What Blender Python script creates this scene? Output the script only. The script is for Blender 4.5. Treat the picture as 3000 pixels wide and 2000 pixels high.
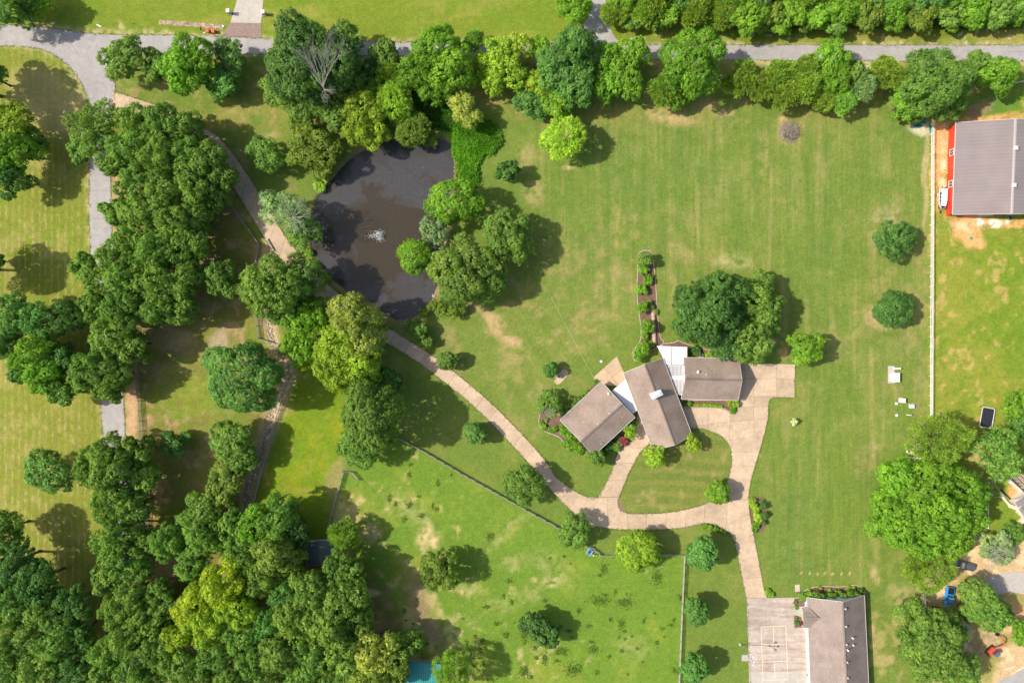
import bpy, bmesh, math, random
import numpy as np
from mathutils import Vector, Matrix
R_ = math.radians
for o in list(bpy.data.objects): bpy.data.objects.remove(o)
scene = bpy.context.scene
COL = scene.collection

# ------------------------------------------------------------------ camera, sky, sun, exposure
S = 0.0853            # metres per photograph pixel on the ground (regulation court = 6.1 m wide)
H = 177.5             # flying height of the camera
cam_d = bpy.data.cameras.new('camera'); cam = bpy.data.objects.new('camera', cam_d); COL.objects.link(cam)
cam.location = (0, 0, H); cam.rotation_euler = (0, 0, 0)
cam_d.sensor_width = 36; cam_d.lens = 18 * H / (1500 * S)
cam_d.clip_start = 1; cam_d.clip_end = 12000
scene.camera = cam
scene.render.resolution_x = 1024; scene.render.resolution_y = 682
ELEV, AZ = 46.0, 3.0
world = bpy.data.worlds.new('World'); scene.world = world; world.use_nodes = True
wn = world.node_tree.nodes; wl = world.node_tree.links
sky = wn.new('ShaderNodeTexSky'); sky.sky_type = 'NISHITA'; sky.sun_disc = False; sky.dust_density = 2.5; sky.air_density = 1.0; sky.ozone_density = 0.6
sky.sun_elevation = R_(ELEV); sky.sun_rotation = R_(-90 + AZ)
bg = wn['Background']; bg.inputs['Strength'].default_value = 0.14
wl.new(sky.outputs[0], bg.inputs['Color'])
sun_d = bpy.data.lights.new('sun', 'SUN'); sun_d.energy = 4.3; sun_d.angle = R_(0.55); sun_d.color = (1, 0.955, 0.87)
sun = bpy.data.objects.new('sun', sun_d); COL.objects.link(sun)
ldir = Vector((math.cos(R_(ELEV)) * math.cos(R_(AZ)), -math.cos(R_(ELEV)) * math.sin(R_(AZ)), -math.sin(R_(ELEV))))
sun.rotation_euler = ldir.to_track_quat('-Z', 'Y').to_euler(); sun.location = (-120, 6, 120)
vs = scene.view_settings
vs.view_transform = 'Standard'; vs.look = 'None'; vs.exposure = 0.36; vs.gamma = 1; vs.use_curve_mapping = False

rng = random.Random(7)

# ------------------------------------------------------------------ helpers
def W(px, py, h=0.0):
    k = (H - h) / H * S
    return Vector(((px - 1500) * k, (1000 - py) * k, h))
def WF(fx, fy, h=0.0): return W(fx * 1.27551, fy * 1.27551, h)

def tag(o, label=None, cat=None, group=None, kind=None):
    if label: o['label'] = label
    if cat: o['category'] = cat
    if group: o['group'] = group
    if kind: o['kind'] = kind
    return o
def empty(name, loc, label, cat, group=None, rz=0):
    o = bpy.data.objects.new(name, None); o.location = loc; o.rotation_euler = (0, 0, rz); o.empty_display_size = .3
    COL.objects.link(o); return tag(o, label, cat, group)
def link(name, me, mat=None, parent=None):
    o = bpy.data.objects.new(name, me); COL.objects.link(o)
    if mat and not me.materials: me.materials.append(mat)
    if parent: o.parent = parent
    return o
def obj(name, bm, mat, parent=None, smooth=False):
    me = bpy.data.meshes.new(name); bmesh.ops.recalc_face_normals(bm, faces=bm.faces); bm.to_mesh(me); bm.free()
    if smooth:
        me.polygons.foreach_set('use_smooth', [True] * len(me.polygons))
    return link(name, me, mat, parent)
def structure(o): o['kind'] = 'structure'; return o
def lift(o, par):               # parent a world-space mesh to a root that stands elsewhere
    o.parent = par; o.matrix_parent_inverse = Matrix.LocRotScale(par.location, par.rotation_euler, par.scale).inverted(); return o

def box(bm, c, s, rz=0, bev=0, rot=None):
    r = bmesh.ops.create_cube(bm, size=1)
    vsn = r['verts']
    bmesh.ops.scale(bm, vec=s, verts=vsn)
    if bev:
        es = list({e for v in vsn for e in v.link_edges})
        rb = bmesh.ops.bevel(bm, geom=es, offset=bev, segments=2, affect='EDGES'); vsn = list({v for f in rb['faces'] for v in f.verts} | {v for v in vsn if v.is_valid})
    M = rot.to_4x4() if rot else Matrix.Rotation(rz, 4, 'Z')
    bmesh.ops.transform(bm, matrix=Matrix.Translation(c) @ M, verts=vsn); return vsn
def cyl(bm, a, b, r1, r2=None, n=10, cap=True):
    a, b = Vector(a), Vector(b); d = b - a
    r2 = r1 if r2 is None else r2
    r = bmesh.ops.create_cone(bm, cap_ends=cap, segments=n, radius1=r1, radius2=max(r2, 1e-4), depth=d.length)
    q = d.to_track_quat('Z', 'Y').to_matrix().to_4x4()
    bmesh.ops.transform(bm, matrix=Matrix.Translation((a + b) / 2) @ q, verts=r['verts'])
def ball(bm, c, r, sc=(1, 1, 1), sub=2):
    v = bmesh.ops.create_icosphere(bm, subdivisions=sub, radius=r)['verts']
    bmesh.ops.scale(bm, vec=sc, verts=v); bmesh.ops.translate(bm, vec=c, verts=v)
def loft(bm, rings, close=True):
    R = [[bm.verts.new(p) for p in ring] for ring in rings]
    n = len(R[0])
    for i in range(len(R) - 1):
        for j in range(n): bm.faces.new((R[i][j], R[i][(j + 1) % n], R[i + 1][(j + 1) % n], R[i + 1][j]))
    if close: bm.faces.new(R[0][::-1]); bm.faces.new(R[-1])
def prism(bm, pts, z0, z1):
    lo = [bm.verts.new((p[0], p[1], z0)) for p in pts]; hi = [bm.verts.new((p[0], p[1], z1)) for p in pts]
    n = len(pts); fs = [bm.faces.new(hi), bm.faces.new(lo[::-1])]
    for i in range(n): fs.append(bm.faces.new((lo[i], lo[(i + 1) % n], hi[(i + 1) % n], hi[i])))
    return fs
def smooth_pts(pts, n=4):
    """Catmull-Rom through open point list."""
    out = []; P = [Vector(p) for p in pts]
    for i in range(len(P) - 1):
        p0 = P[max(i - 1, 0)]; p1 = P[i]; p2 = P[i + 1]; p3 = P[min(i + 2, len(P) - 1)]
        for k in range(n):
            t = k / n
            out.append(0.5 * (2 * p1 + (p2 - p0) * t + (2 * p0 - 5 * p1 + 4 * p2 - p3) * t * t + (3 * p1 - p0 - 3 * p2 + p3) * t ** 3))
    out.append(P[-1]); return out
def resample(pts, n):
    P = [Vector(p) for p in pts]; L = [0]
    for a, b in zip(P, P[1:]): L.append(L[-1] + (b - a).length)
    out = []
    for k in range(n + 1):
        t = L[-1] * k / n; i = 0
        while i < len(L) - 2 and L[i + 1] < t: i += 1
        f = (t - L[i]) / max(L[i + 1] - L[i], 1e-9); out.append(P[i].lerp(P[i + 1], min(max(f, 0), 1)))
    return out

# ------------------------------------------------------------------ materials
def nodes(name):
    m = bpy.data.materials.new(name); m.use_nodes = True; nt = m.node_tree
    return m, nt, nt.nodes['Principled BSDF']
def mix(nt, a, b, fac, mode='MIX'):
    n = nt.nodes.new('ShaderNodeMix'); n.data_type = 'RGBA'; n.blend_type = mode
    for s, v in ((n.inputs[0], fac), (n.inputs[6], a), (n.inputs[7], b)):
        if hasattr(v, 'is_output'): nt.links.new(v, s)
        else: s.default_value = v if not isinstance(v, tuple) or len(v) == 4 else (*v, 1)
    return n.outputs[2]
def ramp(nt, v, stops):
    n = nt.nodes.new('ShaderNodeValToRGB'); e = n.color_ramp.elements
    while len(e) < len(stops): e.new(0.5)
    for el, (p, c) in zip(e, stops): el.position = p; el.color = (c, c, c, 1) if not isinstance(c, tuple) else (*c, 1)
    nt.links.new(v, n.inputs[0]); return n.outputs[0]
def coords(nt, kind='world', scale=(1, 1, 1), rotz=0):
    if kind == 'world': o = nt.nodes.new('ShaderNodeNewGeometry').outputs['Position']
    else: o = nt.nodes.new('ShaderNodeTexCoord').outputs['Object']
    mp = nt.nodes.new('ShaderNodeMapping'); mp.inputs['Scale'].default_value = scale; mp.inputs['Rotation'].default_value = (0, 0, rotz)
    nt.links.new(o, mp.inputs[0]); return mp.outputs[0]
def noise(nt, vec, scale, detail=3, rough=0.55, dist=0):
    n = nt.nodes.new('ShaderNodeTexNoise'); n.inputs['Scale'].default_value = scale; n.inputs['Detail'].default_value = detail
    n.inputs['Roughness'].default_value = rough; n.inputs['Distortion'].default_value = dist; nt.links.new(vec, n.inputs[0]); return n.outputs[0]
def bump(nt, bsdf, hgt, strength, dist=0.05):
    b = nt.nodes.new('ShaderNodeBump'); b.inputs['Strength'].default_value = strength; b.inputs['Distance'].default_value = dist
    nt.links.new(hgt, b.inputs['Height']); nt.links.new(b.outputs[0], bsdf.inputs['Normal'])
def simple(name, col, rough=0.6, metal=0, var=0.15, scale=3.0, spec=0.4):
    m, nt, b = nodes(name)
    v = coords(nt, 'object'); n = noise(nt, v, scale, 4)
    dark = tuple(c * (1 - var) for c in col); light = tuple(min(1, c * (1 + var)) for c in col)
    nt.links.new(ramp(nt, n, [(0.3, dark), (0.7, light)]), b.inputs['Base Color'])
    b.inputs['Roughness'].default_value = rough; b.inputs['Metallic'].default_value = metal; b.inputs['Specular IOR Level'].default_value = spec
    return m
def concrete(name, col, stain=0.3, sc=0.35, grain=6.0, slab=0.08, streak=None):
    m, nt, b = nodes(name)
    v = coords(nt)
    n1 = noise(nt, v, sc, 5, 0.65); n2 = noise(nt, v, grain, 2, 0.6); n3 = noise(nt, v, sc * 5, 4, 0.7, 0.6)
    c = ramp(nt, n1, [(0.28, tuple(x * (1 - stain) for x in col)), (0.55, col), (0.8, tuple(min(1, x * (1 + stain * .45)) for x in col))])
    c = mix(nt, c, ramp(nt, n3, [(0.3, 0.82), (0.6, 1.0), (0.8, 1.06)]), 1.0, 'MULTIPLY')
    c = mix(nt, c, ramp(nt, n2, [(0.25, 0.84), (0.75, 1.12)]), 1.0, 'MULTIPLY')
    oi = nt.nodes.new('ShaderNodeObjectInfo')
    c = mix(nt, c, ramp(nt, oi.outputs['Random'], [(0, 1 - slab), (1, 1 + slab * .6)]), 1.0, 'MULTIPLY')
    if streak:
        n4 = noise(nt, coords(nt, scale=streak), 1.0, 4, 0.65, 0.3)
        c = mix(nt, c, ramp(nt, n4, [(0.33, (0.66, 0.60, 0.54)), (0.52, 1.0), (0.72, (1.1, 1.1, 1.1))]), 0.9, 'MULTIPLY')
    nt.links.new(c, b.inputs['Base Color']); b.inputs['Roughness'].default_value = 0.9; b.inputs['Specular IOR Level'].default_value = 0.25
    bump(nt, b, n2, 0.25, 0.02); return m
def shingle(name, col, ang):
    m, nt, b = nodes(name)
    v = coords(nt, rotz=ang)
    n1 = noise(nt, v, 0.25, 4, 0.6); n2 = noise(nt, v, 5.5, 2, 0.7); n3 = noise(nt, coords(nt, rotz=ang, scale=(0.9, 5.0, 3.0)), 1.2, 3, 0.6)
    c = ramp(nt, n1, [(0.3, tuple(x * .80 for x in col)), (0.7, tuple(x * 1.15 for x in col))])
    c = mix(nt, c, ramp(nt, n2, [(0.3, 0.72), (0.7, 1.22)]), 1.0, 'MULTIPLY')
    c = mix(nt, c, ramp(nt, n3, [(0.35, 0.9), (0.65, 1.08)]), 1.0, 'MULTIPLY')
    nt.links.new(c, b.inputs['Base Color']); b.inputs['Roughness'].default_value = 0.92; b.inputs['Specular IOR Level'].default_value = 0.2
    bump(nt, b, n2, 0.4, 0.02); return m
def leafmat(name, trans=0.46, spread=1.15, tip=(1.75, 1.5, 1.1)):
    m, nt, b = nodes(name)
    oi = nt.nodes.new('ShaderNodeObjectInfo'); at = nt.nodes.new('ShaderNodeAttribute'); at.attribute_name = 'tone'
    lo = 1 - .42 * spread
    t = ramp(nt, at.outputs['Fac'], [(0.0, (lo * .9, lo, lo * .95)), (0.55, (1.0, 1.0, 1.0)), (1.0, tip)])
    c = mix(nt, oi.outputs['Color'], t, 1.0, 'MULTIPLY')
    nt.links.new(c, b.inputs['Base Color']); b.inputs['Roughness'].default_value = 0.5; b.inputs['Specular IOR Level'].default_value = 0.25
    tr = nt.nodes.new('ShaderNodeBsdfTranslucent'); ms = nt.nodes.new('ShaderNodeMixShader'); ms.inputs[0].default_value = trans
    nt.links.new(mix(nt, c, (1.05, 1.15, 0.6), 1.0, 'MULTIPLY'), tr.inputs[0]); nt.links.new(b.outputs[0], ms.inputs[1]); nt.links.new(tr.outputs[0], ms.inputs[2])
    nt.links.new(ms.outputs[0], nt.nodes['Material Output'].inputs[0]); return m

M = dict(
    leaf=leafmat('leaf'), bark=simple('bark', (.11, .085, .065), .95, var=.35, scale=6), deadwood=simple('deadwood', (.33, .305, .265), .9, var=.25, scale=5),
    drive=concrete('driveway_concrete', (.56, .41, .272), .24, .25, slab=.14), joint=simple('joint', (.22, .15, .11), .95),
    road=concrete('road_surface', (.40, .365, .34), .14, .12, 4.0, .03), pale=concrete('pale_concrete', (.50, .445, .375), .10, .2),
    apron=concrete('stained_concrete', (.50, .405, .335), .26, .16, 5, .06, streak=(.10, .75, 1)), courtline=simple('court_line', (.72, .58, .33), .8, var=.12, scale=8),
    white=simple('white_paint', (.78, .78, .77), .5, var=.05), whitemetal=simple('white_metal', (.66, .66, .66), .45, var=.05, scale=.6),
    trim=simple('trim', (.56, .53, .50), .6, var=.06), siding=simple('siding', (.62, .55, .48), .8, var=.1),
    glass=simple('window_glass', (.05, .07, .09), .08, var=.1, spec=.8), red=simple('red_metal', (.60, .042, .022), .45, var=.06),
    fencewhite=simple('fence_white', (.72, .69, .64), .7, var=.14, scale=2), fencegrey=simple('weathered_wood', (.36, .33, .29), .85, var=.25, scale=3),
    fencepipe=simple('grey_boards', (.30, .28, .25), .8, var=.25, scale=3), black=simple('black_plastic', (.015, .015, .017), .55), rubber=simple('rubber', (.02, .02, .021), .85),
    steel=simple('steel', (.42, .43, .44), .4, .6, var=.15), stone=simple('stone', (.34, .29, .24), .9, var=.35, scale=1.3), mulch=concrete('mulch', (.20, .115, .082), .35, .8, 7, 0),
    edging=simple('edging', (.52, .40, .32), .85, var=.2), brickred=simple('brick_wall', (.36, .20, .13), .85, var=.3, scale=4),
    teal=simple('teal_tarp', (.015, .36, .29), .45, var=.2), wood=simple('tan_wood', (.50, .38, .26), .8, var=.2),
)
M['roof_w'] = shingle('shingle_west', (.292, .220, .174), R_(42)); M['roof_c'] = shingle('shingle_centre', (.292, .220, .174), R_(-69)); M['roof_e'] = shingle('shingle_east', (.292, .220, .174), 0)
M['roof_s'] = shingle('shingle_shop', (.275, .215, .182), R_(90)); M['roof_n'] = shingle('shingle_grey', (.23, .21, .205), R_(40))
def ribbed(name, col, scale, rotz, gap=.6, rough=.45):
    m, nt, b = nodes(name)
    wv = nt.nodes.new('ShaderNodeTexWave'); wv.inputs['Scale'].default_value = scale; wv.inputs['Distortion'].default_value = 0
    nt.links.new(coords(nt, rotz=rotz), wv.inputs[0])
    n = noise(nt, coords(nt), .22, 4)
    c = ramp(nt, n, [(.3, tuple(x * .92 for x in col)), (.7, tuple(x * 1.08 for x in col))])
    c = mix(nt, c, ramp(nt, wv.outputs[1], [(0, gap), (.35, 1.0), (1, 1.0)]), 1.0, 'MULTIPLY')
    nt.links.new(c, b.inputs['Base Color']); b.inputs['Roughness'].default_value = rough
    bump(nt, b, wv.outputs[1], .2, .03); return m
M['barnroof'] = ribbed('barn_roof', (.245, .20, .185), .36, R_(90), .92); M['tealroof'] = ribbed('teal_roof', (.03, .30, .28), .55, 0, .45)
M['redwall'] = ribbed('red_wall', (.66, .047, .026), .55, R_(90), .8)
def brickmat():
    m, nt, b = nodes('paver_brick'); br = nt.nodes.new('ShaderNodeTexBrick'); br.inputs['Scale'].default_value = 1.0
    br.inputs['Brick Width'].default_value = .42; br.inputs['Row Height'].default_value = .26; br.inputs['Mortar Size'].default_value = .035
    br.inputs['Color1'].default_value = (.36, .25, .20, 1); br.inputs['Color2'].default_value = (.26, .175, .14, 1); br.inputs['Mortar'].default_value = (.17, .12, .10, 1)
    nt.links.new(coords(nt), br.inputs[0]); nt.links.new(br.outputs[0], b.inputs['Base Color']); b.inputs['Roughness'].default_value = .9; return m
M['paver'] = brickmat(); M['gravelw'] = concrete('white_gravel', (.66, .62, .58), .4, .9, 5)

# ------------------------------------------------------------------ ground sheet
nrng = np.random.default_rng(11)
GX, GY, ST = 140.0, 98.0, 0.4
nx, ny = int(2 * GX / ST) + 1, int(2 * GY / ST) + 1
gx = np.linspace(-GX, GX, nx); gy = np.linspace(-GY, GY, ny)
XX, YY = np.meshgrid(gx, gy)                         # rows = y
def vnoise(x, y, seed):
    t = np.random.default_rng(seed).random((256, 256))
    xi = np.floor(x).astype(int); yi = np.floor(y).astype(int); fx = x - xi; fy = y - yi
    fx = fx * fx * (3 - 2 * fx); fy = fy * fy * (3 - 2 * fy)
    a = t[yi % 256, xi % 256]; b = t[yi % 256, (xi + 1) % 256]; c = t[(yi + 1) % 256, xi % 256]; d = t[(yi + 1) % 256, (xi + 1) % 256]
    return (a * (1 - fx) + b * fx) * (1 - fy) + (c * (1 - fx) + d * fx) * fy
def fbm(x, y, sc, seed, oct=4, ax=1.0, ay=1.0):
    v = 0; amp = 1; tot = 0
    for k in range(oct): v = v + amp * vnoise(x * ax / sc * 2 ** k + 57.3 * k, y * ay / sc * 2 ** k + 13.1 * k, seed + k); tot += amp; amp *= .55
    return v / tot
def ss(v, a, b): t = np.clip((v - a) / (b - a), 0, 1); return t * t * (3 - 2 * t)
def inpoly(px, x, y):
    P = np.array([W(*p)[:2] for p in px]); r = np.zeros(x.shape, bool); n = len(P)
    for i in range(n):
        x1, y1 = P[i]; x2, y2 = P[(i + 1) % n]
        if y1 == y2: continue
        r ^= ((y1 > y) != (y2 > y)) & (x < (x2 - x1) * (y - y1) / (y2 - y1) + x1)
    return r
def blur(m, r):
    k = max(1, int(r / ST)); m = m.astype(float)
    for _ in range(2):
        for ax in (0, 1):
            p = np.pad(m, [(k + 1, k) if a == ax else (0, 0) for a in (0, 1)], mode='edge'); c = np.cumsum(p, axis=ax)
            m = (np.take(c, range(2 * k + 1, c.shape[ax]), ax) - np.take(c, range(0, c.shape[ax] - 2 * k - 1), ax)) / (2 * k + 1)
    return m
WX = XX + 3.0 * (fbm(XX, YY, 9, 301) - .5); WY = YY + 3.0 * (fbm(XX, YY, 9, 351) - .5)
def mask(px, soft=1.5): return blur(inpoly(px, WX, WY), soft)
def ell(px, py, rx, ry, rot=0, hard=.5):
    c = W(px, py); dx = (WX - c.x) / S; dy = -(WY - c.y) / S; ca, sa = math.cos(R_(rot)), math.sin(R_(rot))
    u = (dx * ca + dy * sa) / rx; v = (-dx * sa + dy * ca) / ry
    return ss(1 - np.sqrt(u * u + v * v), 0, hard)
C3 = lambda *c: np.array(c)
lawn, dry, lush, ylw = C3(.104, .152, .028), C3(.29, .215, .105), C3(.085, .170, .014), C3(.175, .195, .020)
straw, dirt, odirt, brown = C3(.47, .36, .19), C3(.44, .29, .175), C3(.50, .27, .12), C3(.155, .118, .066)
col = np.ones((ny, nx, 3)) * lawn
def lay(m, c): global col; m = np.clip(m, 0, 1)[..., None]; col = col * (1 - m) + c * m
big = fbm(XX, YY, 22, 21); med = fbm(XX, YY, 7, 31); fin = fbm(XX, YY, 2.2, 41); finer = fbm(XX, YY, .9, 51, 2)
# mown lawn: dry mottling and mower passes
lay(.50 * ss(med * .6 + big * .4, .46, .68), C3(.165, .178, .050)); lay(.30 * ss(fin * .5 + big * .5, .56, .72), dry)
lay(.35 * ss(big, .55, .35) * ss(med, .5, .35), C3(.085, .14, .03))
P_mow = [(1560, 330), (2725, 330), (2722, 1740), (2260, 1720), (2200, 1420), (2330, 1050), (1600, 850)]
mm = mask(P_mow, 4)
stripe = .5 + .5 * np.sin(XX * 2 * math.pi / 4.6 + 1.2 * fbm(XX, YY, 20, 61)); stripe = ss(stripe, .3, .7)
brk = ss(fbm(XX, YY, 30, 63, 3, 1, .5), .35, .65); lay(mm * .30 * stripe * brk, C3(.092, .145, .036)); lay(mm * .24 * (1 - stripe) * ss(fin, .35, .6) * brk, C3(.20, .19, .075))
thin = ss(fbm(XX, YY, 1.5, 71, 2, 1, .04), .60, .72); lay(mm * .28 * thin * ss(med, .4, .6), C3(.29, .235, .11))
P_diag = [(1340, 800), (1820, 780), (1800, 1040), (1500, 1250), (1330, 1080), (1280, 980)]
md = mask(P_diag, 4); dg = .5 + .5 * np.sin((XX * .75 + YY * .66) * 2 * math.pi / 5.5 + 2 * fbm(XX, YY, 15, 81))
lay(md * .28 * dg, C3(.16, .18, .05)); lay(md * .35 * ss(fin * .6 + med * .4, .5, .65), dry)
P_isl = [(1902, 1298), (1848, 1373), (1811, 1472), (1838, 1503), (2013, 1491), (2100, 1440), (2143, 1352), (2127, 1290), (2038, 1254)]
mi = mask(P_isl, .8); lay(mi * .7, C3(.105, .135, .028)); arc = np.hypot(XX - W(1950, 2400).x, YY - W(1950, 2400).y)
lay(mi * .45 * ss(np.sin(arc * 2 * math.pi / 3.0 + 2 * fbm(XX, YY, 18, 91)), -.1, .7), C3(.17, .165, .05)); lay(mi * .4 * ss(fin, .56, .7), C3(.27, .21, .09))
# north verges
P_nor = [(-400, -400), (3400, -400), (3400, 132), (1200, 124), (300, 104), (-400, 76)]
mn = mask(P_nor, .6); lay(mn * .85, C3(.125, .170, .018)); lay(mn * .45 * ss(fbm(XX, YY, 8, 101, 4, .5, 1.4), .5, .64), C3(.235, .215, .055)); lay(mn * .3 * ss(med, .52, .35), lush)
P_ne = [(1830, 75), (3400, 70), (3400, 134), (1830, 132)]; me_ = mask(P_ne, .8); lay(me_ * .5 * ss(fbm(XX, YY, 6, 111, 4, .4, 1.5), .4, .62), C3(.26, .21, .07)); lay(me_ * .5 * ss(finer, .68, .8), C3(.5, .5, .42))
P_nv = [(300, 158), (3400, 178), (3400, 330), (1300, 340), (560, 400), (340, 270)]
mv = mask(P_nv, 2.5); lay(mv * .5 * ss(med, .42, .6), C3(.20, .185, .05)); lay(mv * .4 * ss(fin, .56, .68), C3(.30, .21, .10))
# hay field west of the lane
P_w = [(-400, 137), (90, 141), (175, 178), (238, 250), (262, 320), (264, 730), (298, 1214), (330, 1700), (370, 2300), (-400, 2300)]
mw = mask(P_w, .5); lay(mw * .95, C3(.150, .168, .026)); lay(mw * .6 * ss(big, .52, .36), C3(.12, .162, .018))
rowx = XX + 1.2 * fbm(XX, YY, 14, 121)
rows = ss(np.sin(rowx * 2 * math.pi / 1.75), .35, .95) * ss(fbm(XX, YY, 1.6, 131, 3, 1, .45), .46, .62)
lay(mw * .4 * ss(fin * .5 + med * .5, .52, .66), C3(.27, .225, .085)); lay(mw * ell(150, 300, 170, 110, 30) * .45, straw)
# grove between lane and creek
P_wood = [(325, 400), (560, 345), (700, 560), (790, 720), (800, 900), (838, 1060), (782, 1280), (722, 1470), (740, 1580), (1000, 1600), (1160, 1780), (1260, 2300), (400, 2300), (363, 1200), (330, 720)]
mo = mask(P_wood, 1.5); lay(mo * .9, C3(.145, .145, .035)); lay(mo * .6 * ss(med * .5 + fin * .5, .48, .62), brown * 1.5); lay(mo * .4 * ss(fin, .58, .7), dirt * .8); lay(mo * .7 * ss(med, .46, .34), C3(.11, .165, .022))
lay(ell(560, 1130, 130, 110) * .7 * ss(fin, .35, .5), C3(.14, .18, .022)); lay(ell(388, 1190, 26, 130, 0, .8) * .9, dirt * .85); lay(ell(385, 1290, 20, 330, 0, .6) * .75, dirt * .85); lay(ell(346, 650, 22, 260, 0, .5) * .8, dirt * .8)
lay(ell(690, 1370, 60, 150, 15) * .7, C3(.36, .245, .16)); lay(ell(480, 1680, 55, 130, 8) * .9, C3(.40, .28, .17)); lay(ell(640, 1000, 30, 60) * .6, C3(.33, .26, .2)); lay(ell(500, 990, 80, 40) * .5, C3(.36, .27, .15))
# creek paddock
P_c = [(862, 1040), (905, 1000), (1000, 1150), (1012, 1370), (972, 1500), (950, 1600), (720, 1600), (746, 1465), (768, 1377), (800, 1252)]
mc = mask(P_c, .5); lay(mc * .95, C3(.112, .178, .012)); lay(mc * .6 * ss(fbm(XX, YY, 7, 141) * .7 + fin * .3, .40, .66), C3(.19, .20, .014)); lay(mc * .45 * ss(fin, .6, .72), C3(.20, .18, .06)); lay(ell(985, 1400, 30, 90, 10) * .5, brown * 1.6)
# horse paddock
P_p = [(1005, 1395), (1160, 1283), (1256, 1331), (1349, 1386), (1463, 1450), (1540, 1493), (1640, 1547), (1750, 1626), (2003, 1625), (1986, 2300), (1260, 2300), (1190, 1900), (1150, 1720), (965, 1540)]
mp = mask(P_p, .5); lay(mp * .95, C3(.098, .170, .022)); lay(mp * .7 * ss(med * .5 + big * .5, .47, .62), C3(.165, .205, .030)); lay(mp * .75 * ss(fin * .45 + big * .55, .53, .65), C3(.34, .285, .135))
pale_p = [(1180, 1480, 110, 70, 20), (1260, 1560, 120, 50, 60), (1500, 1640, 60, 40, 0), (1620, 1670, 120, 60, 40), (1560, 1740, 70, 40, 0), (1380, 1720, 60, 40, 0), (1480, 1560, 160, 25, -35), (1030, 1490, 40, 90, 10), (1850, 1900, 80, 60, 0), (1460, 1770, 70, 50, 0)]
for e in pale_p: lay(ell(*e, hard=1.0) * .42 * ss(fin * .6 + finer * .4, .3, .65), C3(.33, .29, .14))
for e in [(1245, 1560, 30, 60, 20), (1270, 1590, 20, 35, 0), (1350, 1730, 22, 18, 0), (1610, 1710, 40, 26, 0), (1560, 1700, 16, 16, 0)]: lay(ell(*e, hard=.9) * .8 * ss(finer, .2, .6), C3(.45, .34, .2))
lay(ell(1225, 1760, 60, 160, -15, 1.0) * .8, C3(.20, .135, .09)); lay(ell(1275, 1860, 40, 100, -30, 1.0) * .7, C3(.20, .13, .09)); lay(ell(1100, 1735, 30, 14) * .9, C3(.42, .33, .16))
# east field and barn yard
P_e = [(2726, 360), (2860, 270), (3400, 240), (3400, 1400), (2850, 1420), (2722, 1215)]
mE = mask(P_e, .5); lay(mE * .95, C3(.122, .176, .018)); lay(mE * .36 * ss(med * .6 + big * .4, .48, .6), C3(.24, .215, .045)); lay(mE * .55 * ss(fin * .6 + med * .4, .48, .36), C3(.09, .16, .018)); lay(mE * .5 * ss(fin, .62, .74), C3(.40, .27, .12))
for e in [(2752, 480, 30, 190, 2), (2762, 400, 34, 60, 0), (2890, 350, 150, 22, -4), (2840, 650, 90, 30, 8), (2830, 690, 55, 40, 20), (2850, 720, 40, 25, 0), (2960, 655, 90, 20, 0)]: lay(ell(*e, hard=.6) * (.5 + .5 * ss(fin * .5 + finer * .5, .3, .6)), odirt)
for e in [(2765, 520, 14, 130, 0), (2840, 670, 70, 20, 10)]: lay(ell(*e) * .6 * ss(fin, .4, .6), C3(.62, .46, .30))
for e in [(2866, 656, 16, 16), (2914, 656, 28, 20), (2955, 650, 12, 9)]: lay(ell(*e) * ss(fin * .5 + finer * .5, .3, .5), C3(.60, .55, .50))
lay(ell(2900, 300, 120, 40) * .6, C3(.06, .16, .03)); lay(ell(2870, 315, 60, 26, -30) * .9, brown * 1.3)
lay(ell(2700, 378, 50, 25) * .6, C3(.55, .5, .42)); lay(ell(2714, 500, 10, 230) * .6, C3(.33, .26, .15))
# south-east yards
P_se = [(2705, 1640), (2790, 1600), (2880, 1560), (3400, 1640), (3400, 2300), (2840, 2300), (2720, 1990)]
mS = mask(P_se, 1.5); lay(mS * .9, C3(.43, .30, .18)); lay(mS * .75 * ss(med, .5, .36), C3(.17, .18, .035)); lay(mS * .6 * ss(fin, .55, .68), C3(.58, .43, .29)); lay(ell(2960, 1800, 60, 60) * .7, odirt); lay(ell(2880, 1890, 60, 60, 0) * .6, C3(.25, .17, .11)); lay(ell(2860, 1600, 90, 45, -25) * .9, C3(.55, .40, .25))
lay(mask([(2850, 1440), (3000, 1400), (3000, 1590), (2860, 1600)], 1) * .8, C3(.13, .19, .02)); lay(ell(2900, 1330, 70, 50) * .8, C3(.42, .30, .16)); lay(ell(2975, 1440, 40, 26, 40) * .85, odirt); lay(ell(2890, 1420, 22, 30) * .8, brown * 1.4)
P_s2 = [(2545, 1740), (2700, 1600), (2730, 1990), (2720, 2300), (2545, 2300)]; m2 = mask(P_s2, 3)
lay(m2 * .6 * ss(fin * .5 + med * .5, .44, .6), C3(.34, .265, .13)); 
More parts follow.
